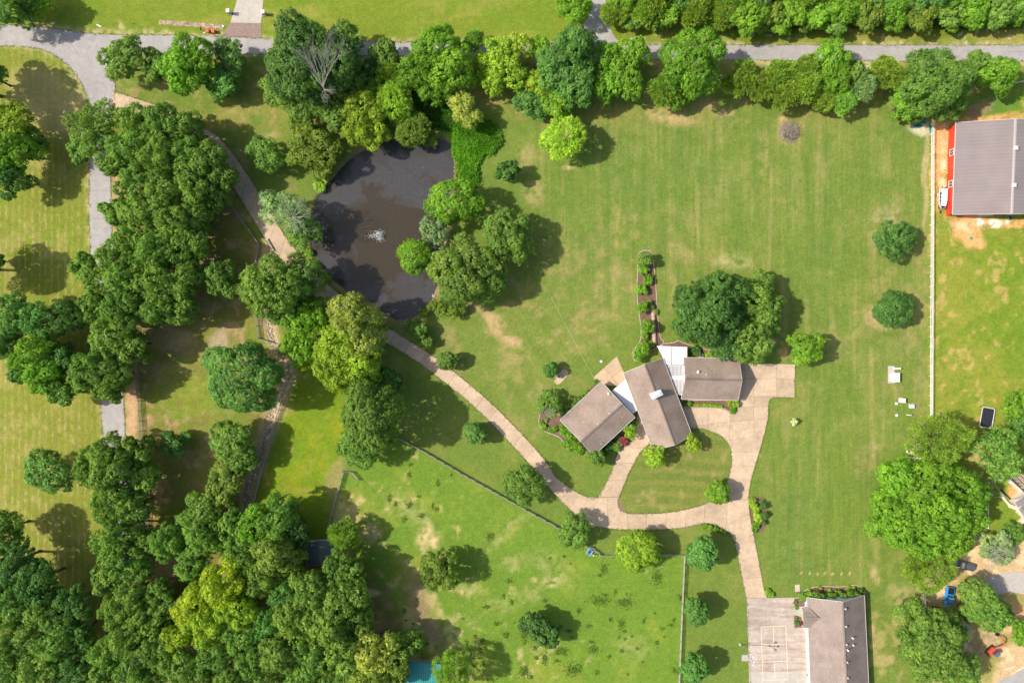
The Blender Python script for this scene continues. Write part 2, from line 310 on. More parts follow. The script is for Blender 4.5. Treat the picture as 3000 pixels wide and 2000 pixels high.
# worn patches in the lawn
for x, y, rx, ry, rt, k, c in [(1960, 345, 130, 36, 8, .8, dirt), (2080, 310, 60, 30, 0, .8, brown * 1.6), (2310, 385, 60, 60, 0, .5, dirt), (2295, 350, 25, 30, 0, .8, dirt), (1640, 380, 70, 40, 10, .5, dirt), (1545, 460, 45, 60, 0, .4, dirt), (1660, 485, 28, 10, 0, .9, dirt),
    (2600, 660, 85, 95, 0, .75, C3(.30, .25, .14)), (2560, 930, 48, 40, 30, .95, dirt * .9), (2620, 955, 50, 16, 0, .8, dirt), (2580, 860, 60, 80, 0, .25, dry), (2150, 770, 85, 40, 10, .6, C3(.42, .34, .2)), (2010, 740, 70, 50, 0, .5, dry), (1440, 940, 70, 40, 30, .9, dirt), (1480, 990, 90, 28, 20, .7, dirt), (1380, 900, 60, 30, 0, .8, C3(.3, .22, .12)),
    (1560, 560, 40, 60, 0, .5, dirt), (1460, 640, 40, 60, 0, .8, brown * 1.3), (1520, 700, 40, 60, 0, .8, brown * 1.4), (2290, 1030, 30, 34, 0, 1, C3(.45, .26, .15)), (2260, 990, 40, 30, 0, .8, brown * 1.4), (2120, 180 + 150, 50, 25, 0, .7, dirt), (2560, 1320, 30, 30, 0, .6, C3(.36, .28, .16)), (2520, 1360, 40, 70, 0, .4, dry),
    (2565, 1680, 16, 50, -10, .8, C3(.40, .28, .16)), (2550, 1835, 14, 40, 0, .9, C3(.42, .30, .17)), (2552, 1890, 12, 20, 0, .9, C3(.46, .31, .17)), (2640, 1740, 70, 50, 0, .6, C3(.38, .29, .16)), (1180, 980, 90, 40, 30, .5, C3(.2, .17, .08)), (1160, 1110, 60, 70, 0, .6, brown * 1.5), (1320, 1000, 60, 60, 0, .45, brown * 1.6),
    (1800, 1330 + 110, 50, 20, -20, .3, C3(.35, .25, .12)), (430, 330, 130, 20, 12, .8, C3(.36, .26, .15)), (560, 350, 70, 30, 10, .6, C3(.36, .27, .16)), (700, 330, 60, 20, 0, .4, dirt), (800, 400, 40, 18, 0, .5, dirt), (355, 80, 22, 12, 40, .9, C3(.52, .42, .28)), (700, 470, 60, 60, 0, .8, brown * 1.4), (860, 560, 30, 60, 0, .6, brown * 1.4)]:
    lay(ell(x, y, rx, ry, rt, .9) * k * .75 * ss(fin * .7 + finer * .3, .3, .55), c)
for x0 in range(0, 7): lay(ell(2353 + x0 * 23, 1678 + rng.uniform(-3, 3), 3.4, 8, 15, .6) * .8, C3(.46, .32, .2))
for fx_, fy_, r_ in [(1296, 318, 16), (1168, 402, 12), (1849, 802, 14), (1028, 828, 12), (1092, 992, 11), (1208, 1104, 15), (1319, 1210, 14), (1466, 1250, 15), (1613, 1256, 14), (1600, 1388, 12), (1594, 1514, 12), (1648, 1126, 12), (1007, 1296, 16), (1240, 1424, 16), (1500, 1044, 10), (1588, 1016, 9)]:
    lay(ell(fx_ * 1.2755, fy_ * 1.2755, r_ * 1.6, r_ * 1.5, 0, .8) * .8 * ss(fin, .25, .5), C3(.27, .19, .115))
# lush ground by the pond inlet, creek line
lay(mask([(1325, 365), (1400, 340), (1470, 405), (1440, 440), (1400, 480), (1390, 540), (1345, 540), (1330, 460), (1290, 380)], 1) * .95, C3(.055, .205, .004))
lay(ell(1352, 520, 14, 60) * .8, C3(.40, .32, .17))
def polydist(pts):
    d = np.full(XX.shape, 1e9); P = [W(*p) for p in pts]
    for a, b in zip(P, P[1:]):
        ab = b - a; t = np.clip(((WX - a.x) * ab.x + (WY - a.y) * ab.y) / max(ab.length_squared, 1e-9), 0, 1)
        d = np.minimum(d, np.hypot(WX - a.x - t * ab.x, WY - a.y - t * ab.y))
    return d
CREEK = [(797, 730), (770, 830), (776, 935), (798, 986), (817, 1038), (839, 1082), (828, 1140), (812, 1195), (783, 1262), (770, 1300), (757, 1340), (740, 1393), (720, 1449), (724, 1500), (705, 1570), (690, 1640)]
dcr = polydist(CREEK); lay(ss(dcr, 3.0, 1.0) * .75, C3(.36, .27, .17)); lay(ss(dcr, .8, .3) * .4, C3(.16, .12, .08))
POND = [(1122, 413), (1170, 404), (1230, 396), (1275, 398), (1322, 423), (1333, 482), (1328, 540), (1312, 600), (1302, 700), (1296, 790), (1270, 861), (1257, 893), (1215, 927), (1164, 937), (1119, 914), (1084, 884), (1029, 858), (981, 824), (940, 776), (917, 735), (908, 690), (914, 630), (933, 576), (965, 530), (1026, 465), (1077, 434)]
POND = [tuple(v) for v in [p.xy for p in smooth_pts([(x, y, 0) for x, y in POND + POND[:1]], 3)][:-1]]
pm = blur(inpoly(POND, XX, YY), .55)
ring = blur(inpoly(POND, XX, YY), 1.6)
lay(ss(ring, .06, .3) * .55, C3(.20, .15, .09)); lay(ss(pm, .3, .7), C3(.06, .045, .03))
for e_ in ([(-200, 72), (0, 74), (103, 77), (193, 90), (293, 101), (448, 103), (649, 107), (802, 115), (1050, 122), (1400, 127), (1876, 132), (2500, 133), (3200, 133)], [(3200, 179), (2785, 180), (2127, 176), (1600, 170), (1198, 165), (740, 158), (430, 157)],
        [(380, 2200), (330, 1700), (298, 1214), (265, 727), (263, 480), (263, 320), (241, 248), (213, 206), (179, 175), (138, 151), (86, 139), (0, 135)], [(322, 420), (330, 720), (363, 1200), (395, 1700)]):
    lay(ss(polydist(e_), 1.6, .1) * .6 * ss(fin * .6 + finer * .4, .32, .6), C3(.40, .32, .19))
col *= (.86 + .28 * finer)[..., None] * C3(1.38, 1.31, 1.14)
ZZ = -1.3 * pm - .45 * ss(dcr, 1.5, .2) * (1 - ss(ring, 0, .1)) + .05 * (fin - .5) * (1 - ss(pm, 0, .2))
ZZ = np.where(inpoly([(1580, 820), (3400, 820), (3400, 2300), (1500, 2300), (1100, 1150), (1250, 1000)], XX, YY), ZZ - .0, ZZ)
ext = [4000.0, 1800.0, 700.0, 350.0, 220.0, 165.0]
ax = np.concatenate([[-e for e in ext], gx, ext[::-1]]); ay = np.concatenate([[-e for e in ext], gy, ext[::-1]])
AX, AY = np.meshgrid(ax, ay); k = len(ext)
AZ_ = np.pad(ZZ, k, mode='edge'); AC = np.pad(col, ((k, k), (k, k), (0, 0)), mode='edge')
far = np.ones(AX.shape, bool); far[k:-k, k:-k] = False
AC[far] = lawn * (.9 + .3 * fbm(AX[far], AY[far], 40, 161))[..., None]
AY2, AX2 = AX.shape
me = bpy.data.meshes.new('ground'); nv = AX.size
me.vertices.add(nv); me.vertices.foreach_set('co', np.stack([AX, AY, AZ_], -1).astype(np.float32).ravel())
ii = np.arange(nv).reshape(AX.shape); q = np.stack([ii[:-1, :-1], ii[:-1, 1:], ii[1:, 1:], ii[1:, :-1]], -1).reshape(-1, 4)
me.loops.add(q.size); me.loops.foreach_set('vertex_index', q.ravel().astype(np.int32)); me.polygons.add(len(q))
me.polygons.foreach_set('loop_start', np.arange(0, q.size, 4, dtype=np.int32)); me.polygons.foreach_set('use_smooth', np.ones(len(q), bool))
ha = me.attributes.new('hay', 'FLOAT', 'POINT'); ha.data.foreach_set('value', np.pad(mw * (.55 + .45 * ss(med, .35, .6)), k, mode='constant').astype(np.float32).ravel())
ma = me.attributes.new('mown', 'FLOAT', 'POINT'); ma.data.foreach_set('value', np.pad(mm, k, mode='constant').astype(np.float32).ravel())
at = me.color_attributes.new('tint', 'FLOAT_COLOR', 'POINT'); at.data.foreach_set('color', np.concatenate([AC, np.ones(AC.shape[:2] + (1,))], -1).astype(np.float32).ravel())
me.update(); me.validate()
m, nt, b = nodes('grass_ground')
a_ = nt.nodes.new('ShaderNodeAttribute'); a_.attribute_name = 'tint'
v = coords(nt); n1 = noise(nt, v, 1.6, 4, .7); n2 = noise(nt, v, 5.0, 3, .75)
c = mix(nt, a_.outputs['Color'], ramp(nt, n1, [(.28, (.76, .80, .78)), (.72, (1.2, 1.17, 1.2))]), 1.0, 'MULTIPLY')
c = mix(nt, c, ramp(nt, n2, [(.25, .55), (.75, 1.42)]), 1.0, 'MULTIPLY')
def attr(nm): q_ = nt.nodes.new('ShaderNodeAttribute'); q_.attribute_name = nm; return q_.outputs['Fac']
def mulf(x, y): q_ = nt.nodes.new('ShaderNodeMath'); q_.operation = 'MULTIPLY'; nt.links.new(x, q_.inputs[0]); nt.links.new(y, q_.inputs[1]) if hasattr(y, 'is_output') else setattr(q_.inputs[1], 'default_value', y); return q_.outputs[0]
wr = nt.nodes.new('ShaderNodeTexWave'); wr.inputs['Scale'].default_value = .19; wr.inputs['Distortion'].default_value = 3.4; wr.inputs['Detail'].default_value = 3; wr.inputs['Detail Scale'].default_value = 1.4
nt.links.new(coords(nt, scale=(1, .25, 1)), wr.inputs[0])
hb = noise(nt, coords(nt, scale=(1, .45, 1)), 1.5, 4, .7)
c = mix(nt, c, (.46, .37, .19), mulf(mulf(attr('hay'), mulf(ramp(nt, wr.outputs[1], [(.45, 0), (.9, 1)]), ramp(nt, hb, [(.44, 0), (.66, 1)]))), .62))
mb = noise(nt, coords(nt, scale=(1, .06, 1)), .9, 4, .7); c = mix(nt, c, ramp(nt, mb, [(.3, (.80, .88, .83)), (.7, (1.18, 1.11, 1.13))]), mulf(attr('mown'), 1.0), 'MULTIPLY')
nt.links.new(c, b.inputs['Base Color']); b.inputs['Roughness'].default_value = .95; b.inputs['Specular IOR Level'].default_value = .1
bump(nt, b, n2, .6, .08); M['ground'] = m
structure(link('ground', me, m))

# pond water
m, nt, b = nodes('pond_water')
v = coords(nt); wx = noise(nt, v, .05, 3, .5); 
warp = nt.nodes.new('ShaderNodeMix'); warp.data_type = 'VECTOR'; warp.inputs[0].default_value = .82
nz = nt.nodes.new('ShaderNodeTexNoise'); nz.inputs['Scale'].default_value = .055; nz.inputs['Detail'].default_value = 5; nt.links.new(v, nz.inputs[0])
sc2 = nt.nodes.new('ShaderNodeVectorMath'); sc2.operation = 'SCALE'; sc2.inputs[3].default_value = 45; nt.links.new(nz.outputs[1], sc2.inputs[0])
nt.links.new(v, warp.inputs[4]); nt.links.new(sc2.outputs[0], warp.inputs[5])
film = noise(nt, warp.outputs[1], .16, 4, .55, .4)
film2 = noise(nt, v, 1.2, 4, .7)
# clear-water pool round the fountain where the jet breaks the film
fc = W(1112, 690, 0)
geo = nt.nodes.new('ShaderNodeNewGeometry'); dv = nt.nodes.new('ShaderNodeVectorMath'); dv.operation = 'DISTANCE'; dv.inputs[1].default_value = (fc.x, fc.y, -.65); nt.links.new(geo.outputs['Position'], dv.inputs[0])
mr = nt.nodes.new('ShaderNodeMapRange'); mr.inputs[1].default_value = 3; mr.inputs[2].default_value = 15; mr.inputs[3].default_value = -.30; mr.inputs[4].default_value = .09; nt.links.new(dv.outputs['Value'], mr.inputs[0])
ad = nt.nodes.new('ShaderNodeMath'); ad.operation = 'ADD'; nt.links.new(film, ad.inputs[0]); nt.links.new(mr.outputs[0], ad.inputs[1])
fm = ramp(nt, ad.outputs[0], [(.41, 0), (.47, .55), (.56, 1)])
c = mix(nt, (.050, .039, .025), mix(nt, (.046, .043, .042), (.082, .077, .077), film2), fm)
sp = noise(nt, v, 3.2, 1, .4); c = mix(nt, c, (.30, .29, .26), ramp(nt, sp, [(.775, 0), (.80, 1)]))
nt.links.new(c, b.inputs['Base Color']); b.inputs['Roughness'].default_value = .08; b.inputs['Specular IOR Level'].default_value = .6; b.inputs['IOR'].default_value = 1.35
wv = nt.nodes.new('ShaderNodeMath'); wv.operation = 'MULTIPLY'; wv.inputs[1].default_value = 7.5; wob = nt.nodes.new('ShaderNodeMath'); wob.operation = 'MULTIPLY_ADD'; wob.inputs[1].default_value = 1.6; nt.links.new(noise(nt, v, .7, 4, .6), wob.inputs[0]); nt.links.new(dv.outputs['Value'], wob.inputs[2]); nt.links.new(wob.outputs[0], wv.inputs[0])
sn = nt.nodes.new('ShaderNodeMath'); sn.operation = 'SINE'; nt.links.new(wv.outputs[0], sn.inputs[0])
fo = nt.nodes.new('ShaderNodeMapRange'); fo.inputs[1].default_value = 1; fo.inputs[2].default_value = 12; fo.inputs[3].default_value = 1; fo.inputs[4].default_value = 0; nt.links.new(dv.outputs['Value'], fo.inputs[0])
mu = nt.nodes.new('ShaderNodeMath'); mu.operation = 'MULTIPLY'; nt.links.new(sn.outputs[0], mu.inputs[0]); nt.links.new(fo.outputs[0], mu.inputs[1])
mu2 = nt.nodes.new('ShaderNodeMath'); mu2.operation = 'MULTIPLY_ADD'; mu2.inputs[1].default_value = .22; nt.links.new(mu.outputs[0], mu2.inputs[0]); nt.links.new(noise(nt, v, 2.5, 3), mu2.inputs[2])
bump(nt, b, mu2.outputs[0], .42, .06)
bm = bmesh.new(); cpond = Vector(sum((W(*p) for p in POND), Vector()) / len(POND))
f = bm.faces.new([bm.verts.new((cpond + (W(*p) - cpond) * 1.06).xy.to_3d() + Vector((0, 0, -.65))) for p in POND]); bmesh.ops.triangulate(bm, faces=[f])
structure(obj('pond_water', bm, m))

# ------------------------------------------------------------------ roads, drives and pads
def sheet(name, px, mat, z, parent=None, thick=.12):
    bm = bmesh.new(); prism(bm, [W(*p) for p in px], z - thick, z); bmesh.ops.triangulate(bm, faces=[f for f in bm.faces if len(f.verts) > 4])
    return obj(name, bm, mat, parent)
def cr(pts, n=4): return [(p.x, p.y) for p in smooth_pts([(x, y, 0) for x, y in pts], n)]
up = cr([(-200, 72), (0, 74), (103, 77), (193, 90), (293, 101), (448, 103), (649, 107), (802, 115), (1050, 122), (1400, 127), (1876, 132), (2500, 133), (3200, 133)])
lowr = cr([(3200, 179), (2785, 180), (2127, 176), (1600, 170), (1198, 165), (740, 158), (430, 157)])
curl = cr([(430, 157), (360, 165), (322, 200), (337, 245), (335, 275), (326, 340), (322, 420), (330, 720), (363, 1200), (395, 1700), (440, 2200)])
curr = cr([(380, 2200), (330, 1700), (298, 1214), (265, 727), (263, 480), (263, 320), (258, 286), (241, 248), (213, 206), (179, 175), (138, 151), (86, 139), (0, 135), (-200, 133)])
structure(sheet('road', up + lowr + curl[1:] + curr, M['road'], .03))
crk = random.Random(31)
def crack(a, b_, parent, w=.05, z=.034):
    P = [W(*a).lerp(W(*b_), t / 7) + Vector((crk.gauss(0, .12), crk.gauss(0, .12), 0)) for t in range(8)]; bm = bmesh.new(); pr = None
    d = (P[-1] - P[0]).normalized(); n = Vector((-d.y, d.x, 0))
    for i, p in enumerate(P):
        ww = w * crk.uniform(.4, 1.1); cur = (bm.verts.new((p.x + n.x * ww, p.y + n.y * ww, z)), bm.verts.new((p.x - n.x * ww, p.y - n.y * ww, z)))
        if pr: bm.faces.new((pr[0], pr[1], cur[1], cur[0]))
        pr = cur
    obj('crack', bm, M['tar'], parent)
M['tar'] = simple('tar_seam', (.20, .185, .175), .9)
road_o = bpy.data.objects['road']
for a, b_ in [((449, 104), (450, 156)), ((730, 143), (775, 146)), ((756, 150), (795, 154)), ((795, 117), (796, 133)), ((2255, 135), (2257, 143)), ((2168, 133), (2168, 176)), ((2783, 142), (2780, 178)), ((2800, 140), (2808, 148)), ((2670, 140), (2710, 165)), ((2850, 134), (2865, 165)), ((1035, 148), (1110, 150)), ((1206, 124), (1207, 164)), ((1980, 132), (1981, 176)), ((2420, 134), (2421, 178)), ((2580, 150), (2640, 152)), ((264, 560), (326, 558)), ((265, 640), (328, 642)), ((200, 120), (235, 165)), ((2950, 150), (3000, 152))]: crack(a, b_, road_o)
structure(sheet('side_road', cr([(1736, -120), (1736, 0), (1721, 52), (1700, 81), (1676, 107), (1658, 131)]) + cr([(1822, 134), (1810, 120), (1797, 103), (1783, 69), (1774, 0), (1776, -120)]), M['road'], .036))
ndr = structure(sheet('concrete_drive', [(720, -120), (695, 0), (675, 67), (765, 69), (772, 0), (785, -120)], M['pale'], .05))
structure(sheet('brick_apron', cr([(675, 67.5), (660, 92), (649, 107)]) + [(767, 114)] + [(765, 69.5)], M['paver'], .055))
structure(sheet('neighbour_drive', cr([(3150, 1690), (3000, 1673), (2968, 1673), (2924, 1681), (2889, 1695), (2866, 1711)]) + cr([(2912, 1745), (2945, 1736), (2980, 1736), (3000, 1740), (3150, 1770)]), M['pale'], .04))
structure(sheet('corner_road', [(2913, 2000), (3000, 1959), (3200, 1880), (3200, 2200), (2760, 2070)], M['road'], .03))
structure(sheet('gravel_pad', [(2795, 1830), (2825, 1810), (2850, 1840), (2830, 1870), (2800, 1850)], M['stone'], .02))

base_px = []
def slab_piece(name, poly, z, mat, parent, gap=.04, th=.09):
    bm = bmesh.new(); f = bm.faces.new([bm.verts.new((p[0], p[1], z)) for p in poly])
    bmesh.ops.recalc_face_normals(bm, faces=[f])
    if f.calc_area() < .15: bm.free(); return
    if f.normal.z < 0: f.normal_flip()
    r = bmesh.ops.inset_individual(bm, faces=[f], thickness=gap)
    bmesh.ops.delete(bm, geom=r['faces'], context='FACES')
    top = list(bm.faces)
    ext = bmesh.ops.extrude_face_region(bm, geom=top)
    bmesh.ops.translate(bm, vec=(0, 0, -th), verts=[g for g in ext['geom'] if isinstance(g, bmesh.types.BMVert)])
    bmesh.ops.triangulate(bm, faces=[f for f in bm.faces if len(f.verts) > 4])
    o = obj(name, bm, mat, parent); return o
def strip(a, b, n, parent, mat, z=.07, sub=3):
    A = resample(smooth_pts([W(*p) for p in a], 5), n * sub); B = resample(smooth_pts([W(*p) for p in b], 5), n * sub)
    for i in range(n):
        s = slice(i * sub, (i + 1) * sub + 1); slab_piece('slab', list(A[s]) + list(B[s])[::-1], z, mat, parent)
    bm = bmesh.new(); va = [bm.verts.new((p.x, p.y, .02)) for p in A]; vb = [bm.verts.new((p.x, p.y, .02)) for p in B]
    for i in range(len(A) - 1): bm.faces.new((va[i], va[i + 1], vb[i + 1], vb[i]))
    obj('joint_bed', bm, M['joint'], parent)
def court(poly, cuts, parent, mat, z=.07):
    bm = bmesh.new(); bm.faces.new([bm.verts.new(W(*p)) for p in poly])
    for (p, n) in cuts:
        bmesh.ops.bisect_plane(bm, geom=bm.verts[:] + bm.edges[:] + bm.faces[:], plane_co=W(*p), plane_no=Vector((n[0], -n[1], 0)))
    for f in list(bm.faces): slab_piece('slab', [v.co.copy() for v in f.verts], z, mat, parent)
    bm.free(); sheet('joint_bed', poly, M['joint'], .02, parent, .05)
dv_root = structure(sheet('driveway', [(1640, 1464), (1676, 1499), (1721, 1533), (1748, 1541), (1836, 1549), (1836, 1505), (1812, 1456), (1752, 1458)], M['joint'], .015, None, .02))
A_up = [(330, 268), (420, 296), (501, 327), (585, 366), (656, 418), (737, 530), (795, 625), (838, 695), (895, 765), (952, 824), (1005, 870), (1085, 927), (1170, 980), (1280, 1050), (1370, 1121), (1455, 1196), (1540, 1283), (1597, 1348), (1630, 1398), (1673, 1431)]
A_lo = [(325, 345), (405, 350), (475, 372), (545, 402), (610, 452), (690, 560), (748, 655), (792, 722), (850, 790), (905, 851), (960, 905), (1045, 962), (1129, 1003), (1229, 1064), (1325, 1137), (1394, 1195), (1463, 1264), (1549, 1356), (1600, 1418), (1640, 1463)]
strip(A_up, A_lo, 34, dv_root, M['drive'])
court([(1673, 1431), (1700, 1447), (1721, 1455), (1752, 1457), (1814, 1455), (1810, 1472), (1817, 1493), (1838, 1503), (1838, 1550), (1810, 1550), (1748, 1542), (1721, 1534), (1676, 1498), (1640, 1463)], [((1740, 1480), (.75, .62)), ((1780, 1500), (1, 0))], dv_root, M['drive'])
strip([(1866, 1212), (1862, 1260), (1850, 1288), (1812, 1321), (1797, 1366), (1776, 1414), (1752, 1456)], [(1886, 1212), (1896, 1260), (1902, 1298), (1876, 1324), (1848, 1373), (1830, 1415), (1814, 1454)], 5, dv_root, M['drive'])
strip([(1838, 1503), (1876, 1504), (1945, 1502), (2013, 1491), (2065, 1476)], [(1838, 1550), (1893, 1551), (1969, 1548), (2017, 1542), (2062, 1531)], 4, dv_root, M['drive'])
court([(2065, 1476), (2092, 1460), (2118, 1432), (2134, 1400), (2200, 1407), (2194, 1440), (2193, 1462), (2195, 1503), (2117, 1546), (2100, 1537), (2086, 1533), (2062, 1531)], [((2130, 1480), (1, .02)), ((2150, 1462), (0, 1))], dv_root, M['drive'])
strip([(2117, 1546), (2141, 1563), (2155, 1598), (2169, 1667), (2186, 1750)], [(2195, 1503), (2206, 1556), (2224, 1649), (2239, 1729), (2248, 1750)], 4, dv_root, M['drive'])
strip([(2127, 1290), (2139, 1311), (2144, 1352), (2134, 1400)], [(2237, 1280), (2224, 1324), (2210, 1370), (2200, 1407)], 3, dv_root, M['drive'])
court([(2127, 1290), (2115, 1278), (2100, 1269), (2065, 1257), (2038, 1254), (2010, 1250), (1990, 1190), (2035, 1192), (2073, 1192), (2108, 1195), (2128, 1202), (2144, 1210), (2160, 1205), (2169, 1186), (2166, 1172), (2148, 1165), (2148, 1062), (2329, 1067), (2328, 1164), (2275, 1163), (2262, 1166), (2255, 1172), (2251, 1188), (2250, 1223), (2237, 1280)],
      [((2075, 1200), (1, 0)), ((2140, 1200), (1, .03)), ((2208, 1200), (1, 0)), ((2275, 1100), (1, 0)), ((2200, 1109), (0, 1)), ((2200, 1161), (0, 1)), ((2150, 1192), (0.02, 1)), ((2100, 1240), (.1, 1))], dv_root, M['drive'])
ap = structure(sheet('shop_apron', [(2187, 1751), (2325, 1749), (2327, 1837), (2368, 1837), (2376, 2100), (2198, 2100)], M['joint'], .02, None, .05))
bm = bmesh.new(); bm.faces.new([bm.verts.new(W(*p)) for p in [(2187, 1751), (2325, 1749), (2327, 1837), (2368, 1837), (2376, 2100), (2198, 2100)]])
for p, n in [((2245, 1800), (1, 0)), ((2300, 1836.5), (0, 1)), ((2300, 1965), (.02, 1)), ((2302, 1900), (1, 0))]: bmesh.ops.bisect_plane(bm, geom=bm.verts[:] + bm.edges[:] + bm.faces[:], plane_co=W(*p), plane_no=Vector((n[0], -n[1], 0)))
for f in list(bm.faces): slab_piece('slab', [v_.co.copy() for v_ in f.verts], .07, M['pale'] if f.calc_center_median().y < W(0, 1965).y else M['apron'], ap, .012)
bm.free()
def line(a, b, w=.1, z=.074):
    a, b = W(*a), W(*b); d = (b - a).normalized(); n = Vector((-d.y, d.x, 0)) * w / 2; bm = bmesh.new()
    bm.faces.new([bm.verts.new((p.x, p.y, z)) for p in (a - n, b - n, b + n, a + n)]); return bm
q4 = [(2229.4, 1835), (2302, 1831.6), (2307.8, 1988.5), (2235, 1991)]
crt = structure(obj('court_markings', line(q4[0], q4[1], .13), M['courtline']))
for i, (a, b_) in enumerate([(q4[1], q4[2]), (q4[2], q4[3]), (q4[3], q4[0]), ((2231, 1887.5), (2304, 1885)), ((2233, 1938), (2306, 1935)), ((2266, 1834), (2267, 1886)), ((2269, 1937), (2271, 1989))]):
    obj('line', line(a, b_, .13, .0745 + .0006 * i), M['courtline'], crt)
structure(sheet('concrete_pad', [(2173, 1917), (2191, 1916.5), (2192, 1935), (2173, 1935)], M['pale'], .08))
structure(sheet('sandstone_slab', [(2329, 1711.5), (2342, 1711), (2343.5, 1731), (2329, 1732)], M['edging'], .07))
pt = structure(sheet('patio', [(1807, 1043), (1738, 1105), (1744, 1111), (1772, 1129), (1809, 1130), (1832, 1110), (1828, 1090)], M['joint'], .02, None, .03))
court_p = [(1807, 1043), (1738, 1105), (1744, 1111), (1772, 1129), (1809, 1130), (1832, 1110), (1828, 1090)]
M['patio'] = concrete('patio_concrete', (.56, .40, .25), .12, .35)
court(court_p, [((1784, 1095), (.75, -.66)), ((1800, 1100), (.66, .75))], pt, M['patio'])
structure(sheet('entry_walk', [(2325, 1778), (2352, 1775), (2354, 1822), (2346, 1805), (2325, 1802)], M['pale'], .06))
# garden beds
def bed(name, px, edge=True, n=4, mat=None):
    pts = cr(px + px[:1], n)[:-1]; o = structure(sheet(name, pts, mat or M['mulch'], .05))
    if edge:
        ws = [W(*p) for p in pts]
        for i in range(0, len(ws), 2):
            a, b_ = ws[i], ws[(i + 2) % len(ws)]; d = b_ - a
            if d.length < .05: continue
            bm = bmesh.new(); box(bm, (a + b_) / 2 + Vector((0, 0, .07)), (d.length * .97, .16, .16), math.atan2(d.y, d.x), .03); obj('edging_stone', bm, M['edging'], o)
    return o
bed('mulch_bed', [(1600, 1205), (1582, 1215), (1580, 1245), (1600, 1265), (1640, 1280), (1660, 1310), (1670, 1318), (1700, 1310), (1715, 1300), (1660, 1240), (1640, 1215)])
bed('mulch_bed', [(1642, 1225), (1700, 1170), (1740, 1125), (1755, 1118), (1760, 1135), (1660, 1235)], False)
bed('mulch_bed', [(1872, 740), (1905, 735), (1918, 800), (1924, 880), (1929, 950), (1935, 990), (1945, 1006), (1900, 1030), (1885, 1040), (1862, 1060), (1854, 1030), (1875, 1000), (1878, 960), (1870, 900), (1866, 840)])
bed('mulch_bed', [(1945, 1006), (1975, 1004), (1988, 997), (2000, 1004), (2050, 1018), (2090, 1028), (2140, 1030), (2150, 1048), (2000, 1050), (1940, 1020)])
bed('mulch_bed', [(2000, 1172), (2165, 1172), (2170, 1180), (2160, 1200), (2143, 1207), (2128, 1200), (2108, 1193), (2073, 1190), (2035, 1190), (2000, 1188)])
bed('mulch_bed', [(1740, 1330), (1800, 1285), (1850, 1240), (1868, 1225), (1858, 1270), (1845, 1290), (1810, 1318), (1770, 1325)], False)
bed('mulch_bed', [(2326, 1750), (2340, 1748), (2352, 1735), (2370, 1722), (2410, 1716), (2460, 1718), (2490, 1713), (2515, 1715), (2530, 1728), (2525, 1752), (2440, 1768), (2366, 1762), (2362, 1775), (2341, 1776), (2327, 1780)])
bed('mulch_bed', [(2326, 1803), (2342, 1803), (2352, 1822), (2350, 1836), (2328, 1836)], False)
bed('mulch_bed', [(2195, 1462), (2215, 1452), (2235, 1465), (2250, 1500), (2245, 1540), (2225, 1560), (2208, 1555), (2200, 1520)], False)
bed('mulch_bed', [(2068, 1533), (2086, 1537), (2117, 1549), (2138, 1565), (2130, 1570), (2090, 1552), (2060, 1540)], False)
bed('sand_bed', [(1624, 1118), (1628, 1108), (1650, 1082), (1664, 1088), (1662, 1100), (1642, 1122), (1632, 1125)], True, 2, M['patio'])

# ------------------------------------------------------------------ buildings
def beam(name, a, b, w, h, mat, parent, up=0):
    a, b = Vector(a), Vector(b); d = b - a; bm = bmesh.new()
    q = d.to_track_quat('X', 'Z').to_matrix(); box(bm, (a + b) / 2 + Vector((0, 0, up)), (d.length, w, h), rot=q); return lift(obj(name, bm, mat), parent)
def window(root, a, b, t, z, w, h, proud=.05, mat=None, name='window'):
    a, b = Vector(a), Vector(b); d = (b - a); d.z = 0; d.normalize(); n = Vector((d.y, -d.x, 0)); c = a.lerp(b, t); c.z = z; q = math.atan2(d.y, d.x)
    bm = bmesh.new(); e = .09
    box(bm, c + Vector((0, 0, h / 2)), (w + 2 * e, .10, e), q); box(bm, c - Vector((0, 0, h / 2)), (w + 2 * e, .14, e), q)
    for s in (-1, 0, 1): box(bm, c + d * s * w / 2, (e if s else e * .6, .098, h - e), q)
    f = lift(obj(name, bm, M['white']), root)
    bm = bmesh.new(); box(bm, c, (w, .05, h), q); p = obj('pane', bm, mat or M['glass']); p.parent = f
M['ridge'] = None
